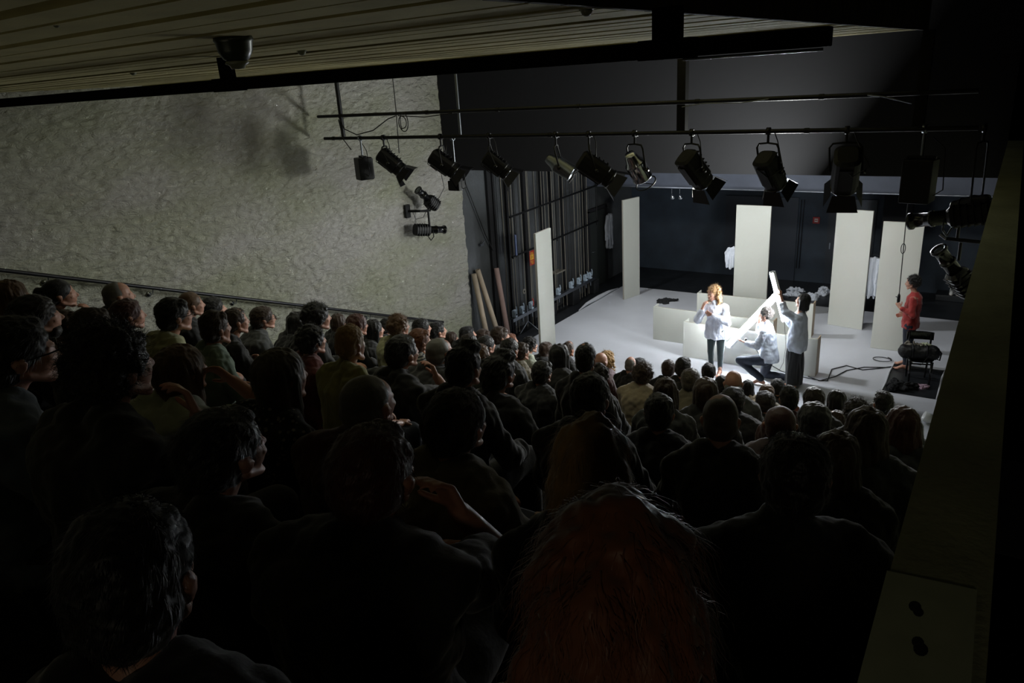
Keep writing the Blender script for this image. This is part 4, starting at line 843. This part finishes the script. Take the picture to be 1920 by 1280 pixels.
PEOPLE = [
(-5.416,2.046,4.335,3.140,1.057,'long','lb','L dgrey','A',0,'woman at the far left edge with loose light brown hair falling past her jaw'),
(-6.657,2.881,4.009,2.809,1.151,'bun','k','L dgreen','B',-10,'woman with a dark bun and fingers held to her lips, against the plaster wall'),
(-6.044,3.051,4.015,2.809,1.076,'thin','g','L dgrey','A',-5,'grey-haired person in glasses right below the handrail, turned sideways'),
(-4.890,1.952,4.300,3.140,1.325,'short','db','L black','A',-12,'bearded man with short brown hair and a white collar near the left edge'),
(-6.146,2.652,3.883,2.809,0.908,'short','b','L dred','A',-5,'pale-faced man half hidden behind the bearded man in a white collar'),
(-4.259,1.974,4.305,3.140,1.025,'short','b','L dgrey','A',-15,'brown-haired person whose head shows just behind the big dark curls at left'),
(-5.517,2.825,3.981,2.809,1.055,'short','dr','L dgrey','A',-10,'person with short reddish brown hair below the grey-haired person in glasses'),
(-4.917,2.844,4.045,2.809,1.080,'short','k','T cream','A',-8,'young man with neat black hair and glasses in a pale cream shirt'),
(-6.337,3.851,3.681,2.477,1.020,'bun','lb','L black','A',-5,'person with light brown hair tied up, low under the handrail behind the cream shirt'),
(-7.174,4.604,3.323,2.146,1.188,'short','k','L black','A',0,'dark-haired person just under the handrail, above the mint green sweater'),
(-4.346,2.780,4.049,2.809,0.887,'short','b','L mint','A',-4,'man with cropped hair and bare neck in a mint green sweater'),
(-5.454,3.692,3.678,2.477,0.933,'short','b','L black','C',-10,'person with smooth brown hair and arms folded in a black jumper'),
(-6.369,4.630,3.306,2.146,1.129,'short','b','L grey','A',-12,'man in glasses with swept brown hair and a grey jacket beside the plaster wall'),
(-2.281,1.091,4.722,3.515,1.095,'curly','k','T black','B',-4,'large near man with thick dark curls resting his chin on his hand'),
(-2.786,1.018,4.707,3.543,1.220,'short','k','L slate','A',-18,'man in black-rimmed glasses and a slate blue shirt at the left edge of the picture'),
(-3.279,1.874,4.251,3.140,1.152,'bob','lb','T white','D',0,'woman with light brown hair in a white t-shirt, bare arm raised to her head'),
(-1.759,1.077,4.555,3.520,1.273,'short','k','T black','A',-6,'dark-haired person in near black turned in profile, behind the woman in the white t-shirt'),
(-6.775,5.384,2.976,1.814,1.123,'long','k','L black','A',0,'woman with long straight black hair against the plaster wall'),
(-5.474,4.591,3.436,2.146,1.157,'curly','k','L dgrey','A',-12,'tall man with bushy black hair sitting higher than his neighbours under the handrail'),
(-7.074,6.268,2.667,1.483,0.969,'bob','b','L black','A',0,'woman with brown hair right of the bushy-haired tall man'),
(-5.862,5.455,3.041,1.814,1.004,'bob','dr','L black','A',-6,'woman with a reddish bob and straight fringe below the handrail'),
(-6.397,6.216,2.680,1.483,1.060,'bob','k','L black','A',-14,'woman with a shaggy dark bob turned in profile'),
(-7.132,7.184,2.324,1.151,0.932,'short','k','L black','A',0,'small dark head between the shaggy bob and the fuzzy light brown curls'),
(-4.501,3.692,3.635,2.477,0.989,'curly','k','L red','A',-10,'man with dark wavy hair in a dark red shirt'),
(-3.209,2.915,4.061,2.809,0.831,'short','y','T yellow','A',-6,'boy with short blond hair in a pale yellow t-shirt'),
(-5.356,5.580,3.058,1.814,1.021,'curly','lb','T cream','B',-6,'person with fuzzy light brown curls in a cream shirt near the end of the handrail'),
(-3.557,3.711,3.671,2.477,1.311,'short','k','T black','B',-10,'man with smooth black hair and a black t-shirt in front of the pale yellow t-shirt'),
(-6.451,7.148,2.403,1.151,1.138,'short','k','L black','A',-8,'dark-haired person under the last stretch of handrail'),
(-4.853,5.332,3.046,1.814,1.040,'short','r','L striped','A',-14,'auburn-haired person in a striped shirt, cheek turned to the stage'),
(-6.888,7.977,2.043,0.820,1.251,'short','k','L black','A',0,'dark-haired person just below the tip of the handrail'),
(-3.958,4.584,3.323,2.146,1.234,'thin','g','L dgrey','A',-6,'man with thinning grey hair and a bald crown, left block of the audience'),
(-8.045,9.673,1.209,0.157,1.050,'bob','b','L black','A',0,'brown-haired woman between the plaster wall end and the thinning grey head'),
(-6.980,8.798,1.709,0.488,1.245,'short','k','L black','A',0,'dark-haired person in front of the bottom corner of the plaster wall'),
(-5.005,6.323,2.660,1.483,1.037,'short','db','L black','A',0,'dark-haired person right in front of another dark head at the plaster wall corner'),
(-7.373,9.734,1.315,0.157,1.253,'short','b','L black','A',0,'brown-haired person before the foot of the leaning cardboard tubes, furthest left of those there'),
(-2.618,1.950,4.307,3.140,1.076,'bob','gb','T floral','A',-14,'older woman with full grey brown hair in a dark floral blouse'),
(-2.117,1.978,4.268,3.140,1.265,'thin','g','T dred','A',-5,'man with cropped grey hair directly behind the big head with a reddish sheen'),
(-2.371,2.940,4.036,2.809,1.014,'short','k','L black','A',-8,'man with dark swept-up hair left of the tall man with the bare neck'),
(-4.162,5.418,2.962,1.814,1.002,'short','lb','L dgreen','A',-12,'fair-skinned person peeking out between two tall dark heads'),
(-1.611,1.934,4.299,3.140,1.175,'short','db','L beige','A',-12,'large near man with short dark hair in a grey beige jumper'),
(-1.249,1.153,4.582,3.490,1.363,'short','dr','T black','B',4,'large near person with reddish-tinged short hair and a wide round neckline, hand near the mouth'),
(-0.954,0.412,4.871,3.779,0.928,'short','k','L black','A',22,'very near dark head at lower left with only an ear and cheek edge catching light'),
(-5.367,7.128,2.317,1.151,1.150,'short','k','L black','A',-6,'person with round black hair beneath the leaning cardboard tubes'),
(-5.838,8.098,2.068,0.820,1.196,'short','b','L grey','A',-14,'young man with tousled brown hair, face turned right, in front of the tubes'),
(-6.787,9.714,1.337,0.157,1.017,'short','r','L red','A',-6,'small red-haired head just right of the tousled brown hair'),
(-4.426,6.303,2.689,1.483,1.062,'short','k','L black','A',0,'dark-haired person directly in front of the small red-haired head'),
(-4.782,7.069,2.347,1.151,0.884,'short','b','L beige','A',-12,'person with brown hair and a light hooded top near the white stage edge'),
(-5.833,8.864,1.676,0.488,0.982,'curly','k','T white','A',-6,'man with dark curls and a light t-shirt in front of the leftmost tall panel'),
(-6.094,9.734,1.272,0.157,1.057,'bob','b','L black','A',0,'woman with straight brown hair just right of the foot of the leftmost tall panel'),
(-3.823,6.357,2.689,1.483,1.083,'bob','k','L black','A',0,'woman with big dark hair in front of the blond woman'),
(-5.120,8.778,1.753,0.488,0.787,'short','b','L black','A',0,'small brown head peeking out behind the big dark hair'),
(-2.548,4.619,3.468,2.146,0.842,'short','k','L black','A',0,'man with neat short black hair silhouetted on the grey stage floor'),
(-4.143,7.905,2.028,0.820,1.014,'bald','b','L dred','A',-6,'bald man with reddish skin between the neat black hair and the long curls'),
(-4.925,9.646,1.321,0.157,0.995,'long','y','L pink','A',-6,'woman with long fair curls in a pinkish grey top'),
(-4.128,8.758,1.681,0.488,0.860,'thin','g','L black','A',-6,'grey-haired man in the second row, left end of the short line of heads'),
(-4.416,9.669,1.290,0.157,1.003,'short','k','L black','A',-4,'dark head tucked just behind the curly head above the off-white jumper'),
(-3.199,7.119,2.306,1.151,1.056,'curly','b','L offwhite','A',-4,'person with springy brown curls in an off-white jumper'),
(-3.584,8.788,1.698,0.488,1.011,'short','b','L black','A',0,'man with clipped brown hair and protruding ears in a dark jacket, front rows'),
(-3.073,7.985,2.091,0.820,1.016,'short','k','L black','A',-3,'man with a broad dark head right beside the man with protruding ears'),
(-3.079,8.926,1.688,0.488,1.035,'short','k','L black','A',0,'dark-haired person directly below the bare feet of the long-haired actress'),
(-2.644,7.095,2.337,1.151,1.128,'short','gb','T beige','A',0,'person with grey brown hair in a light beige shirt'),
(-1.917,4.645,3.299,2.146,0.888,'long','b','L grey','C',0,'woman with long light-rimmed brown hair in a grey top'),
(-1.552,3.675,3.627,2.477,0.975,'short','k','L navy','A',0,'person with thick dark hair in a navy jacket, in front of the long light-rimmed hair'),
(-1.895,5.432,2.993,1.814,1.047,'bob','b','L black','A',0,'woman with a rounded brown bob, middle of the right block'),
(-3.444,5.407,2.909,1.814,0.978,'short','k','L black','A',-8,'man with short dark hair and visible ear in a black t-shirt left of centre'),
(-2.694,3.695,3.663,2.477,1.235,'short','k','T black','A',-12,'tall man with a dark quiff, long bare neck and a black t-shirt'),
(-1.576,2.894,4.026,2.809,1.043,'short','k','L black','A',-6,'large dark head leaning left near the middle of the picture'),
(-2.862,5.413,2.971,1.814,0.881,'curly','db','L black','A',-4,'curly brown head half hidden behind the large dark head in the middle'),
(-0.747,1.366,4.622,3.407,0.883,'long','y','L black','A',0,'near woman with wavy blond hair lit along its edge'),
(-0.979,3.015,3.993,2.809,0.985,'thin','gb','L dgrey','A',0,'man with grey hair and wide shoulders in a dark knitted jumper, right of centre'),
(-2.594,7.981,1.955,0.820,0.567,'short','k','L black','A',0,'sliver of a dark head left of the bald head by the kneeling man'),
(-2.142,6.961,2.454,1.151,1.108,'bald','g','L grey','A',0,'man with a pale bald head just below the kneeling performer'),
(-2.821,9.845,1.164,0.157,0.876,'long','k','T offwhite','A',0,'woman with long straight black hair in an off-white top, front rows'),
(-1.907,6.205,2.605,1.483,1.154,'short','k','L black','A',0,'dark round head directly in front of the pale bald head'),
(-2.292,8.828,1.567,0.488,0.945,'bob','lb','L beige','A',0,'person with light brown hair behind the man with clipped nape and fuzzy edge'),
(-2.065,7.929,1.860,0.820,1.301,'short','db','L black','A',0,'man with clipped nape and a fuzzy light edge on his dark hair'),
(-2.391,9.743,1.283,0.157,0.994,'short','k','L black','A',0,'small dark head below the kneeling man\'s back foot'),
(-1.396,6.112,2.763,1.483,0.905,'short','k','L dred','B',0,'man with dark hair and one hand raised beside his head, front rows right'),
(-1.389,7.098,2.350,1.151,1.050,'bob','db','L black','A',0,'woman with a smooth brown bob parted at the crown beside the raised hand'),
(-1.325,7.971,2.003,0.820,0.985,'bob','k','L beige','A',0,'woman with a pointed black bob alone against the grey stage floor'),
(-0.780,7.123,2.427,1.151,0.957,'short','k','L black','A',0,'dark head peeking above the grey curls near the right wall'),
(-1.006,8.762,1.622,0.488,0.923,'curly','g','L grey','A',0,'person with short grey curls near the right wall'),
(-0.883,6.295,2.656,1.483,0.970,'curly','db','L black','A',0,'person with frizzy brown hair left of the short grey curls'),
(-1.183,7.220,2.115,1.151,0.900,'bob','b','L dgrey','A',0,'brown head half hidden right of the large smooth dark head'),
(-1.030,5.327,2.969,1.814,1.272,'bob','k','L black','A',0,'large smooth dark rounded head in the right block'),
(-1.074,4.506,3.296,2.146,1.366,'thin','dr','L mauve','A',0,'man with thin reddish hair and a round crown'),
(-0.474,3.736,3.719,2.477,1.010,'long','b','L dgrey','A',6,'woman with long brown hair flowing down to the right of her neighbour'),
(-0.395,4.666,3.356,2.146,1.013,'long','dr','L dgrey','A',4,'woman with long chestnut hair beside the dark side wall'),
(-0.559,7.909,1.854,0.820,0.825,'long','k','L dgrey','A',0,'dark head squeezed between the chestnut hair and the side wall'),
(-0.449,2.108,4.303,3.140,1.158,'short','k','T black','A',0,'near man with a big cropped round head and both ears showing'),
(-0.467,2.921,3.965,2.809,0.914,'long','b','L black','A',0,'woman with very long straight brown hair right beside the big cropped head'),
(-0.672,5.462,2.786,1.814,1.378,'short','k','L black','A',-4,'man with dark hair edged in white light, beside the side wall'),
(-0.338,0.669,4.894,3.679,1.006,'long','r','L cream','A',0,'nearest person at the bottom edge, huge auburn hair with a glowing rim'),
]
GROUP = 'seated audience'
def audience():
    protos(); hm = {}; gl = glasses(); col = collar_mesh()
    def hair(k, seed, near):
        key = (k, seed)
        if key not in hm: hm[key] = hair_mesh(k, seed, n=(7000 if near else None), vox=.005 if near else .007)
        return hm[key]
    for i, (x, y, z, fl, sz, h, hc, sh, pose, yaw, lab) in enumerate(PEOPLE):
        d = Vector((-3.9, 13.2))-Vector((x, y)); a = math.atan2(-d.x, d.y); a = a+R(yaw)
        s = max(.86, min(1.22, sz)); szv = (z-fl)/1.2; szc = max(.86, min(1.14, szv)); zs = szc
        root = Vector((x, y, 0))-Matrix.Rotation(a, 3, 'Z') @ Vector((0, HC.y*s, 0)); root.z = z-1.2*zs
        r = empty('person', root, a, lab, 'person', GROUP)
        near = (y < 2.2)
        kinds = {'short': ('short', (i % 3)+1), 'curly': ('curly', (i % 2)+1), 'thin': ('thin', 1), 'bald': ('bald', 1), 'bun': ('bun', 1), 'bob': (('bob', 1) if i % 2 else ('shortbob', 2)), 'long': ('long', (i % 2)+1)}
        hk, sd = kinds[h]
        if 'quiff' in lab or 'swept-up' in lab: hk, sd = 'quiff', 1
        if hc == 'y' and h == 'long' or hc == 'r' and h == 'long': hk, sd = 'wavy', 1+(hc == 'r')
        if 'fair curls' in lab: hk, sd = 'ringlets', 1
        if near: sd += 10
        S = (s, s, zs)
        b_ = link('body', proto['body', pose], None, r); b_.scale = S
        if 'tan' in lab or i % 5 == 0: use_mat(b_, M['skintan'])
        lg = 1 if sh[0] == 'L' else 0
        t = link('shirt', proto['shirt', pose, lg], None, r); t.scale = S; use_mat(t, CL[sh[2:]])
        q = link('trousers', proto['trousers'], None, r); q.scale = S
        if i % 3 == 0: use_mat(q, M['denim'])
        q = link('shoes', proto['shoes'], None, r); q.scale = S
        me = hair(hk, sd, near)
        if not me.materials: me.materials.append(HAIR['k'])
        q = link('hair', me, None, r); q.location = Vector((HC.x*s, HC.y*s, HC.z*zs)); q.scale = (s, s, (s+zs)/2); use_mat(q, HAIR[hc])
        if 'glasses' in lab and 'below' not in lab: 
            q = link('glasses', gl, None, r); q.location = Vector((0, HC.y*s, HC.z*zs)); q.scale = (s, s, s)
        if 'bearded' in lab:
            mb = MB(); mb.ball((0, .045, -.075), (.058, .046, .042), 14); me = ruffle(fuse(mb, 'beard', .007, 2), .004, 30, 2); q = link('beard', me, HAIR['db'], r); q.location = Vector((0, HC.y*s, HC.z*zs)); q.scale = (s, s, s)
        if 'collar' in lab:
            q = link('collar', col, None, r); q.scale = S
        if 'hooded' in lab:
            mb = MB(); mb.loft([((0, -.12, .93), .09, .04), ((0, -.125, .99), .12, .06), ((0, -.09, 1.04), .10, .075)], (1, 0, 0), 20); q = link('hood', ruffle(fuse(mb, 'hood', .01, 3), .01, 9), CL['beige'], r); q.scale = S
audience()

# ------------------------------------------------------------------ performers
def rotz(deg, tilt=0, roll=0): return Matrix.Rotation(R(deg), 3, 'Z') @ Matrix.Rotation(R(tilt), 3, 'X') @ Matrix.Rotation(R(roll), 3, 'Y')
def performer(root, head, hyaw, htilt, hairkind, hairseed, haircol, label, build_body, clothes, extra=None):
    """all coordinates relative to root; clothes: list of (name, MB, material, voxel, ruffle)"""
    r = empty('person', root, 0, label, 'person'); Rm = rotz(hyaw, htilt)
    mb = MB(); build_body(mb); head_parts(mb, head, Rm); link('body', fuse(mb, 'body', .0055, 3, .5), M['skin'], r)
    for nm, m2, mt, vx, rf in clothes:
        me = fuse(m2, nm, vx, 3); ruffle(me, *rf); link(nm, me, mt, r)
    hmesh = hair_mesh(hairkind, hairseed, 3500, .006)
    q = link('hair', hmesh, HAIR[haircol], r); q.location = Vector(head)+Rm @ Vector((0, -.014, .004)); q.rotation_euler = Rm.to_euler()
    mb = MB()
    for s in (-1, 1): mb.ball(Vector(head)+Rm @ Vector((s*.030, .078, .003)), (.012, .009, .007), 10, Rm)
    mb.build('eyes', M['eye'], r)
    mb = MB()
    for s in (-1, 1): mb.ball(Vector(head)+Rm @ Vector((s*.030, .086, .003)), .0045, 8); mb.cone(Vector(head)+Rm @ Vector((s*.018, .092, .020)), Vector(head)+Rm @ Vector((s*.044, .078, .020)), .003, .002)
    mb.build('eyebrows', HAIR['db'], r)
    mb = MB(); mb.ball(Vector(head)+Rm @ Vector((0, .091, -.052)), (.021, .007, .005), 10, Rm); mb.ball(Vector(head)+Rm @ Vector((0, .089, -.061)), (.018, .007, .005), 10, Rm); mb.build('lips', M['lips'], r)
    if extra: extra(r)
    return r
def foot(mb, ankle, toe, s=1):
    a = Vector(ankle); t = Vector(toe); d = (t-a); d.z = 0; d.normalize(); lat = Vector((-d.y, d.x, 0))
    heel = a-d*.045; heel.z = .03+min(0, 0); mb.chain([a, Vector((heel.x, heel.y, max(.03, a.z-.06)))], [.036, .032]); mb.chain([Vector((heel.x, heel.y, max(.03, a.z-.06))), a+d*.05-Vector((0, 0, .02)), t-d*.05], [.032, .036, .026]); mb.cone(t-d*.06-lat*.018, t-lat*.02, .022, .014); mb.cone(t-d*.06+lat*.018, t+lat*.022-d*.02, .02, .012)
# 1 -- standing woman with fair curls, hands at chest and cheek; faces the audience
def body1(mb):
    x = Vector((.95, .18, 0)).normalized()
    mb.loft([((0, .02, .86), .165, .115), ((0, .02, .98), .155, .11), ((-.01, .02, 1.10), .135, .10), ((-.02, .01, 1.24), .15, .105), ((-.03, .01, 1.34), .15, .095), ((-.04, .01, 1.40), .07, .06)], x, 24)
    mb.chain([(-.045, .01, 1.38), (-.06, -.01, 1.45), (-.075, -.01, 1.50)], [.05, .045, .05])
    mb.chain([(-.20, -.02, 1.33), (-.31, -.12, 1.09), (-.20, -.22, 1.35)], [.05, .04, .026]); hand_parts(mb, (-.195, -.22, 1.37), (.35, .25, .9), (.6, .6, -.2), 1, .5)
    mb.chain([(.13, .04, 1.33), (.21, -.10, 1.10), (-.02, -.21, 1.24)], [.05, .04, .026]); hand_parts(mb, (-.03, -.21, 1.245), (-.8, -.05, .35), (0, 1, 0), 1, .6)
    for s, ax in ((-1, -.085), (1, .085)):
        mb.chain([(ax, .02, .88), (ax*1.1, .0, .47), (ax*1.0, .03, .09)], [.088, .056, .038])
    foot(mb, (-.085, .03, .085), (-.12, -.16, .02)); foot(mb, (.085, .03, .085), (.10, -.16, .02))
s1 = MB(); x1 = Vector((.95, .18, 0)).normalized()
s1.loft([((0, .02, .73), .215, .150), ((0, .02, .80), .215, .150), ((0, .02, .95), .205, .145), ((-.01, .02, 1.12), .185, .135), ((-.02, .01, 1.26), .18, .13), ((-.03, .01, 1.35), .155, .11), ((-.04, .01, 1.405), .075, .068)], x1, 28)
s1.chain([(-.19, -.01, 1.33), (-.32, -.11, 1.08), (-.215, -.21, 1.31)], [.075, .075, .045]); s1.chain([(.12, .04, 1.33), (.22, -.09, 1.09), (.01, -.205, 1.23)], [.075, .075, .045])
s1.cone((-.04, -.01, 1.39), (-.05, -.01, 1.43), .062, .058)
l1 = MB()
for ax in (-.085, .085): l1.chain([(ax, .02, .88), (ax*1.1, .0, .47), (ax, .03, .14)], [.10, .064, .045])
l1.ball((0, .02, .86), (.175, .13, .10))
def ex1(r):
    mb = MB(); mb.tube([(0, -.128, .74), (-.01, -.125, 1.0), (-.03, -.12, 1.3)], .006, 6); mb.build('button_placket', CL['perfwhite'], r)
performer((-4.31, 12.84, 0), Vector((-.085, -.01, 1.585)), 154, -4, 'ringlets', 5, 'gold', 'woman with long fair curls in an oversized white shirt and leggings, hands at her chest', body1,
  [('shirt', s1, CL['perfwhite'], .009, (.022, 7, 4, (1.6, 1.6, 1), .007, 22)), ('leggings', l1, CL['leggings'], .009, (.004, 14, 2))], ex1)
# 2 -- kneeling man facing left, holding the slanted light
def body2(mb):
    y = (0, 1, 0)
    mb.loft([((.0, 0, .45), .125, .165), ((-.02, 0, .58), .115, .15), ((-.05, 0, .72), .105, .145), ((-.06, 0, .88), .12, .165), ((-.05, 0, 1.02), .10, .165), ((-.05, 0, 1.10), .06, .07)], (1, 0, 0), 24)
    mb.chain([(-.05, 0, 1.08), (-.07, 0, 1.15), (-.09, 0, 1.20)], [.055, .05, .055])
    mb.chain([(-.05, -.18, 1.03), (-.15, -.24, .76), (-.37, -.20, .79)], [.054, .043, .028]); hand_parts(mb, (-.385, -.20, .795), (-.95, .28, .12), (.1, .3, 1), -1, .30)
    mb.chain([(-.07, .18, 1.03), (-.24, .16, .91), (-.245, .17, 1.12)], [.054, .043, .028]); hand_parts(mb, (-.245, .17, 1.13), (.02, .35, .9), (-.3, 1, 0), -1, .45)
    mb.chain([(-.02, -.10, .47), (-.48, -.12, .40), (-.06, -.15, .10)], [.092, .060, .042]); foot(mb, (-.07, -.15, .10), (-.26, -.19, .02))
    mb.chain([(-.01, .09, .47), (-.10, .14, .085), (.33, .16, .07)], [.092, .060, .042]); mb.chain([(.33, .16, .07), (.40, .16, .06), (.47, .155, .11)], [.036, .034, .018])
s2 = MB(); s2.loft([((.02, 0, .44), .17, .205), ((.01, 0, .52), .175, .20), ((-.02, 0, .66), .16, .18), ((-.04, 0, .84), .15, .19), ((-.05, 0, .99), .135, .19), ((-.05, 0, 1.07), .10, .12), ((-.055, 0, 1.12), .066, .07)], (1, 0, 0), 28)
s2.chain([(-.05, -.17, 1.02), (-.14, -.24, .76), (-.33, -.205, .785)], [.078, .07, .048]); s2.chain([(-.07, .17, 1.02), (-.23, .16, .91), (-.24, .165, 1.02)], [.078, .065, .048])
s2.cone((-.06, 0, 1.10), (-.075, 0, 1.15), .062, .058)
l2 = MB(); l2.chain([(-.02, -.10, .47), (-.48, -.12, .40), (-.08, -.15, .13)], [.112, .078, .066]); l2.chain([(-.01, .09, .47), (-.10, .14, .095), (.30, .16, .085)], [.112, .075, .066]); l2.ball((0, 0, .48), (.15, .19, .10))
performer((-3.34, 12.86, 0), Vector((-.105, 0, 1.285)), 90+4, -9, 'curly', 7, 'db', 'kneeling man with curly brown hair in a loose pale shirt holding up the slanted light', body2,
  [('shirt', s2, CL['perfgrey'], .009, (.022, 7, 8, (1.3, 1.3, 1.3), .007, 20)), ('trousers', l2, M['denim'], .010, (.010, 10, 2))])
# 3 -- standing woman with a black bob, arms raised with the upright light
def body3(mb):
    mb.loft([((0, 0, .84), .12, .165), ((0, 0, .98), .105, .15), ((.01, 0, 1.10), .095, .135), ((.02, 0, 1.24), .11, .155), ((.03, 0, 1.34), .09, .155), ((.04, 0, 1.40), .055, .065)], (1, 0, 0), 24)
    mb.chain([(.035, 0, 1.37), (.03, 0, 1.45), (.04, 0, 1.50)], [.05, .045, .05])
    mb.chain([(.03, -.17, 1.33), (-.18, -.20, 1.44), (-.27, -.15, 1.68)], [.05, .041, .026]); hand_parts(mb, (-.275, -.15, 1.69), (-.10, .10, .9), (-.9, .2, 0), 1, .55)
    mb.chain([(.02, .17, 1.33), (-.12, .12, 1.12), (-.20, -.04, 1.30)], [.05, .041, .026]); hand_parts(mb, (-.205, -.045, 1.31), (.0, -.75, .5), (-.9, -.2, .1), -1, .6)
    for s in (-1, 1): mb.chain([(0, s*.085, .86), (-.01, s*.09, .47), (0, s*.085, .09)], [.088, .056, .038])
    foot(mb, (0, -.10, .085), (-.19, -.11, .02)); foot(mb, (.02, .09, .085), (-.14, .09, .02))
s3 = MB(); s3.loft([((.03, 0, .70), .155, .20), ((.02, 0, .80), .175, .215), ((.02, 0, .95), .165, .205), ((.02, 0, 1.12), .145, .185), ((.02, 0, 1.28), .135, .185), ((.03, 0, 1.36), .10, .14), ((.035, 0, 1.41), .066, .07)], (1, 0, 0), 28)
s3.chain([(.02, -.16, 1.32), (-.18, -.20, 1.43), (-.235, -.17, 1.56)], [.085, .075, .055]); s3.chain([(.01, .16, 1.32), (-.12, .12, 1.11), (-.18, -.01, 1.26)], [.085, .075, .055])
l3 = MB(); l3.loft([((.01, 0, .07), .15, .205), ((.01, 0, .30), .145, .20), ((0, 0, .60), .14, .19), ((0, 0, .88), .125, .175)], (1, 0, 0), 28)
performer((-2.89, 12.90, 0), Vector((.05, 0, 1.60)), 90-6, 6, 'bob', 9, 'k', 'woman with a black bob, grey-white blouse and wide black trousers raising the upright light', body3,
  [('blouse', s3, CL['perfgrey'], .009, (.026, 6, 5, (1.4, 1.4, .8), .007, 18)), ('wide_trousers', l3, CL['trousers'], .011, (.022, 9, 6, (2.2, 2.2, .3)))])
# 4 -- man in red, facing left
def body4(mb):
    mb.loft([((0, 0, .86), .115, .16), ((0, 0, 1.0), .10, .145), ((0, 0, 1.12), .10, .145), ((.01, 0, 1.28), .12, .17), ((.02, 0, 1.38), .095, .165), ((.02, 0, 1.44), .055, .065)], (1, 0, 0), 24)
    mb.chain([(.015, 0, 1.42), (-.01, 0, 1.50), (-.03, 0, 1.55)], [.054, .048, .052])
    mb.chain([(.02, -.18, 1.37), (.03, -.23, 1.10), (-.17, -.20, 1.20)], [.054, .043, .028]); hand_parts(mb, (-.18, -.20, 1.21), (-.55, .25, .75), (.1, .9, -.2), -1, .75)
    mb.chain([(.02, .18, 1.37), (.04, .22, 1.08), (-.12, .16, .98)], [.054, .043, .028]); hand_parts(mb, (-.13, .155, .975), (-.9, -.1, -.2), (0, -1, 0), 1, .4)
    for s in (-1, 1): mb.chain([(0, s*.09, .88), (.0, s*.10, .48), (.02, s*.10, .09)], [.092, .058, .040])
    foot(mb, (.02, -.13, .085), (-.17, -.16, .02)); foot(mb, (.0, .10, .085), (-.19, .12, .02))
s4 = MB(); s4.loft([((0, 0, .80), .148, .190), ((0, 0, .90), .15, .192), ((0, 0, 1.05), .135, .178), ((.01, 0, 1.24), .14, .188), ((.02, 0, 1.36), .125, .18), ((.02, 0, 1.43), .08, .10), ((.015, 0, 1.47), .062, .066)], (1, 0, 0), 28)
s4.chain([(.02, -.175, 1.36), (.03, -.23, 1.10), (-.14, -.205, 1.185)], [.072, .062, .042]); s4.chain([(.02, .175, 1.36), (.04, .22, 1.08), (-.10, .165, .99)], [.072, .062, .042])
l4 = MB()
for s in (-1, 1): l4.chain([(0, s*.09, .86), (0, s*.10, .48), (.02, s*.10, .12)], [.108, .076, .062])
l4.ball((0, 0, .86), (.13, .17, .10))
performer((-1.30, 14.62, 0), Vector((-.055, 0, 1.625)), 90, -5, 'curly', 12, 'k', 'man with dark curls in a red sweater standing barefoot by the chair', body4,
  [('red_sweater', s4, CL['perfred'], .009, (.016, 8, 3, (1.3, 1.3, 1.3), .005, 22)), ('trousers', l4, M['denim'], .010, (.010, 10, 4))])
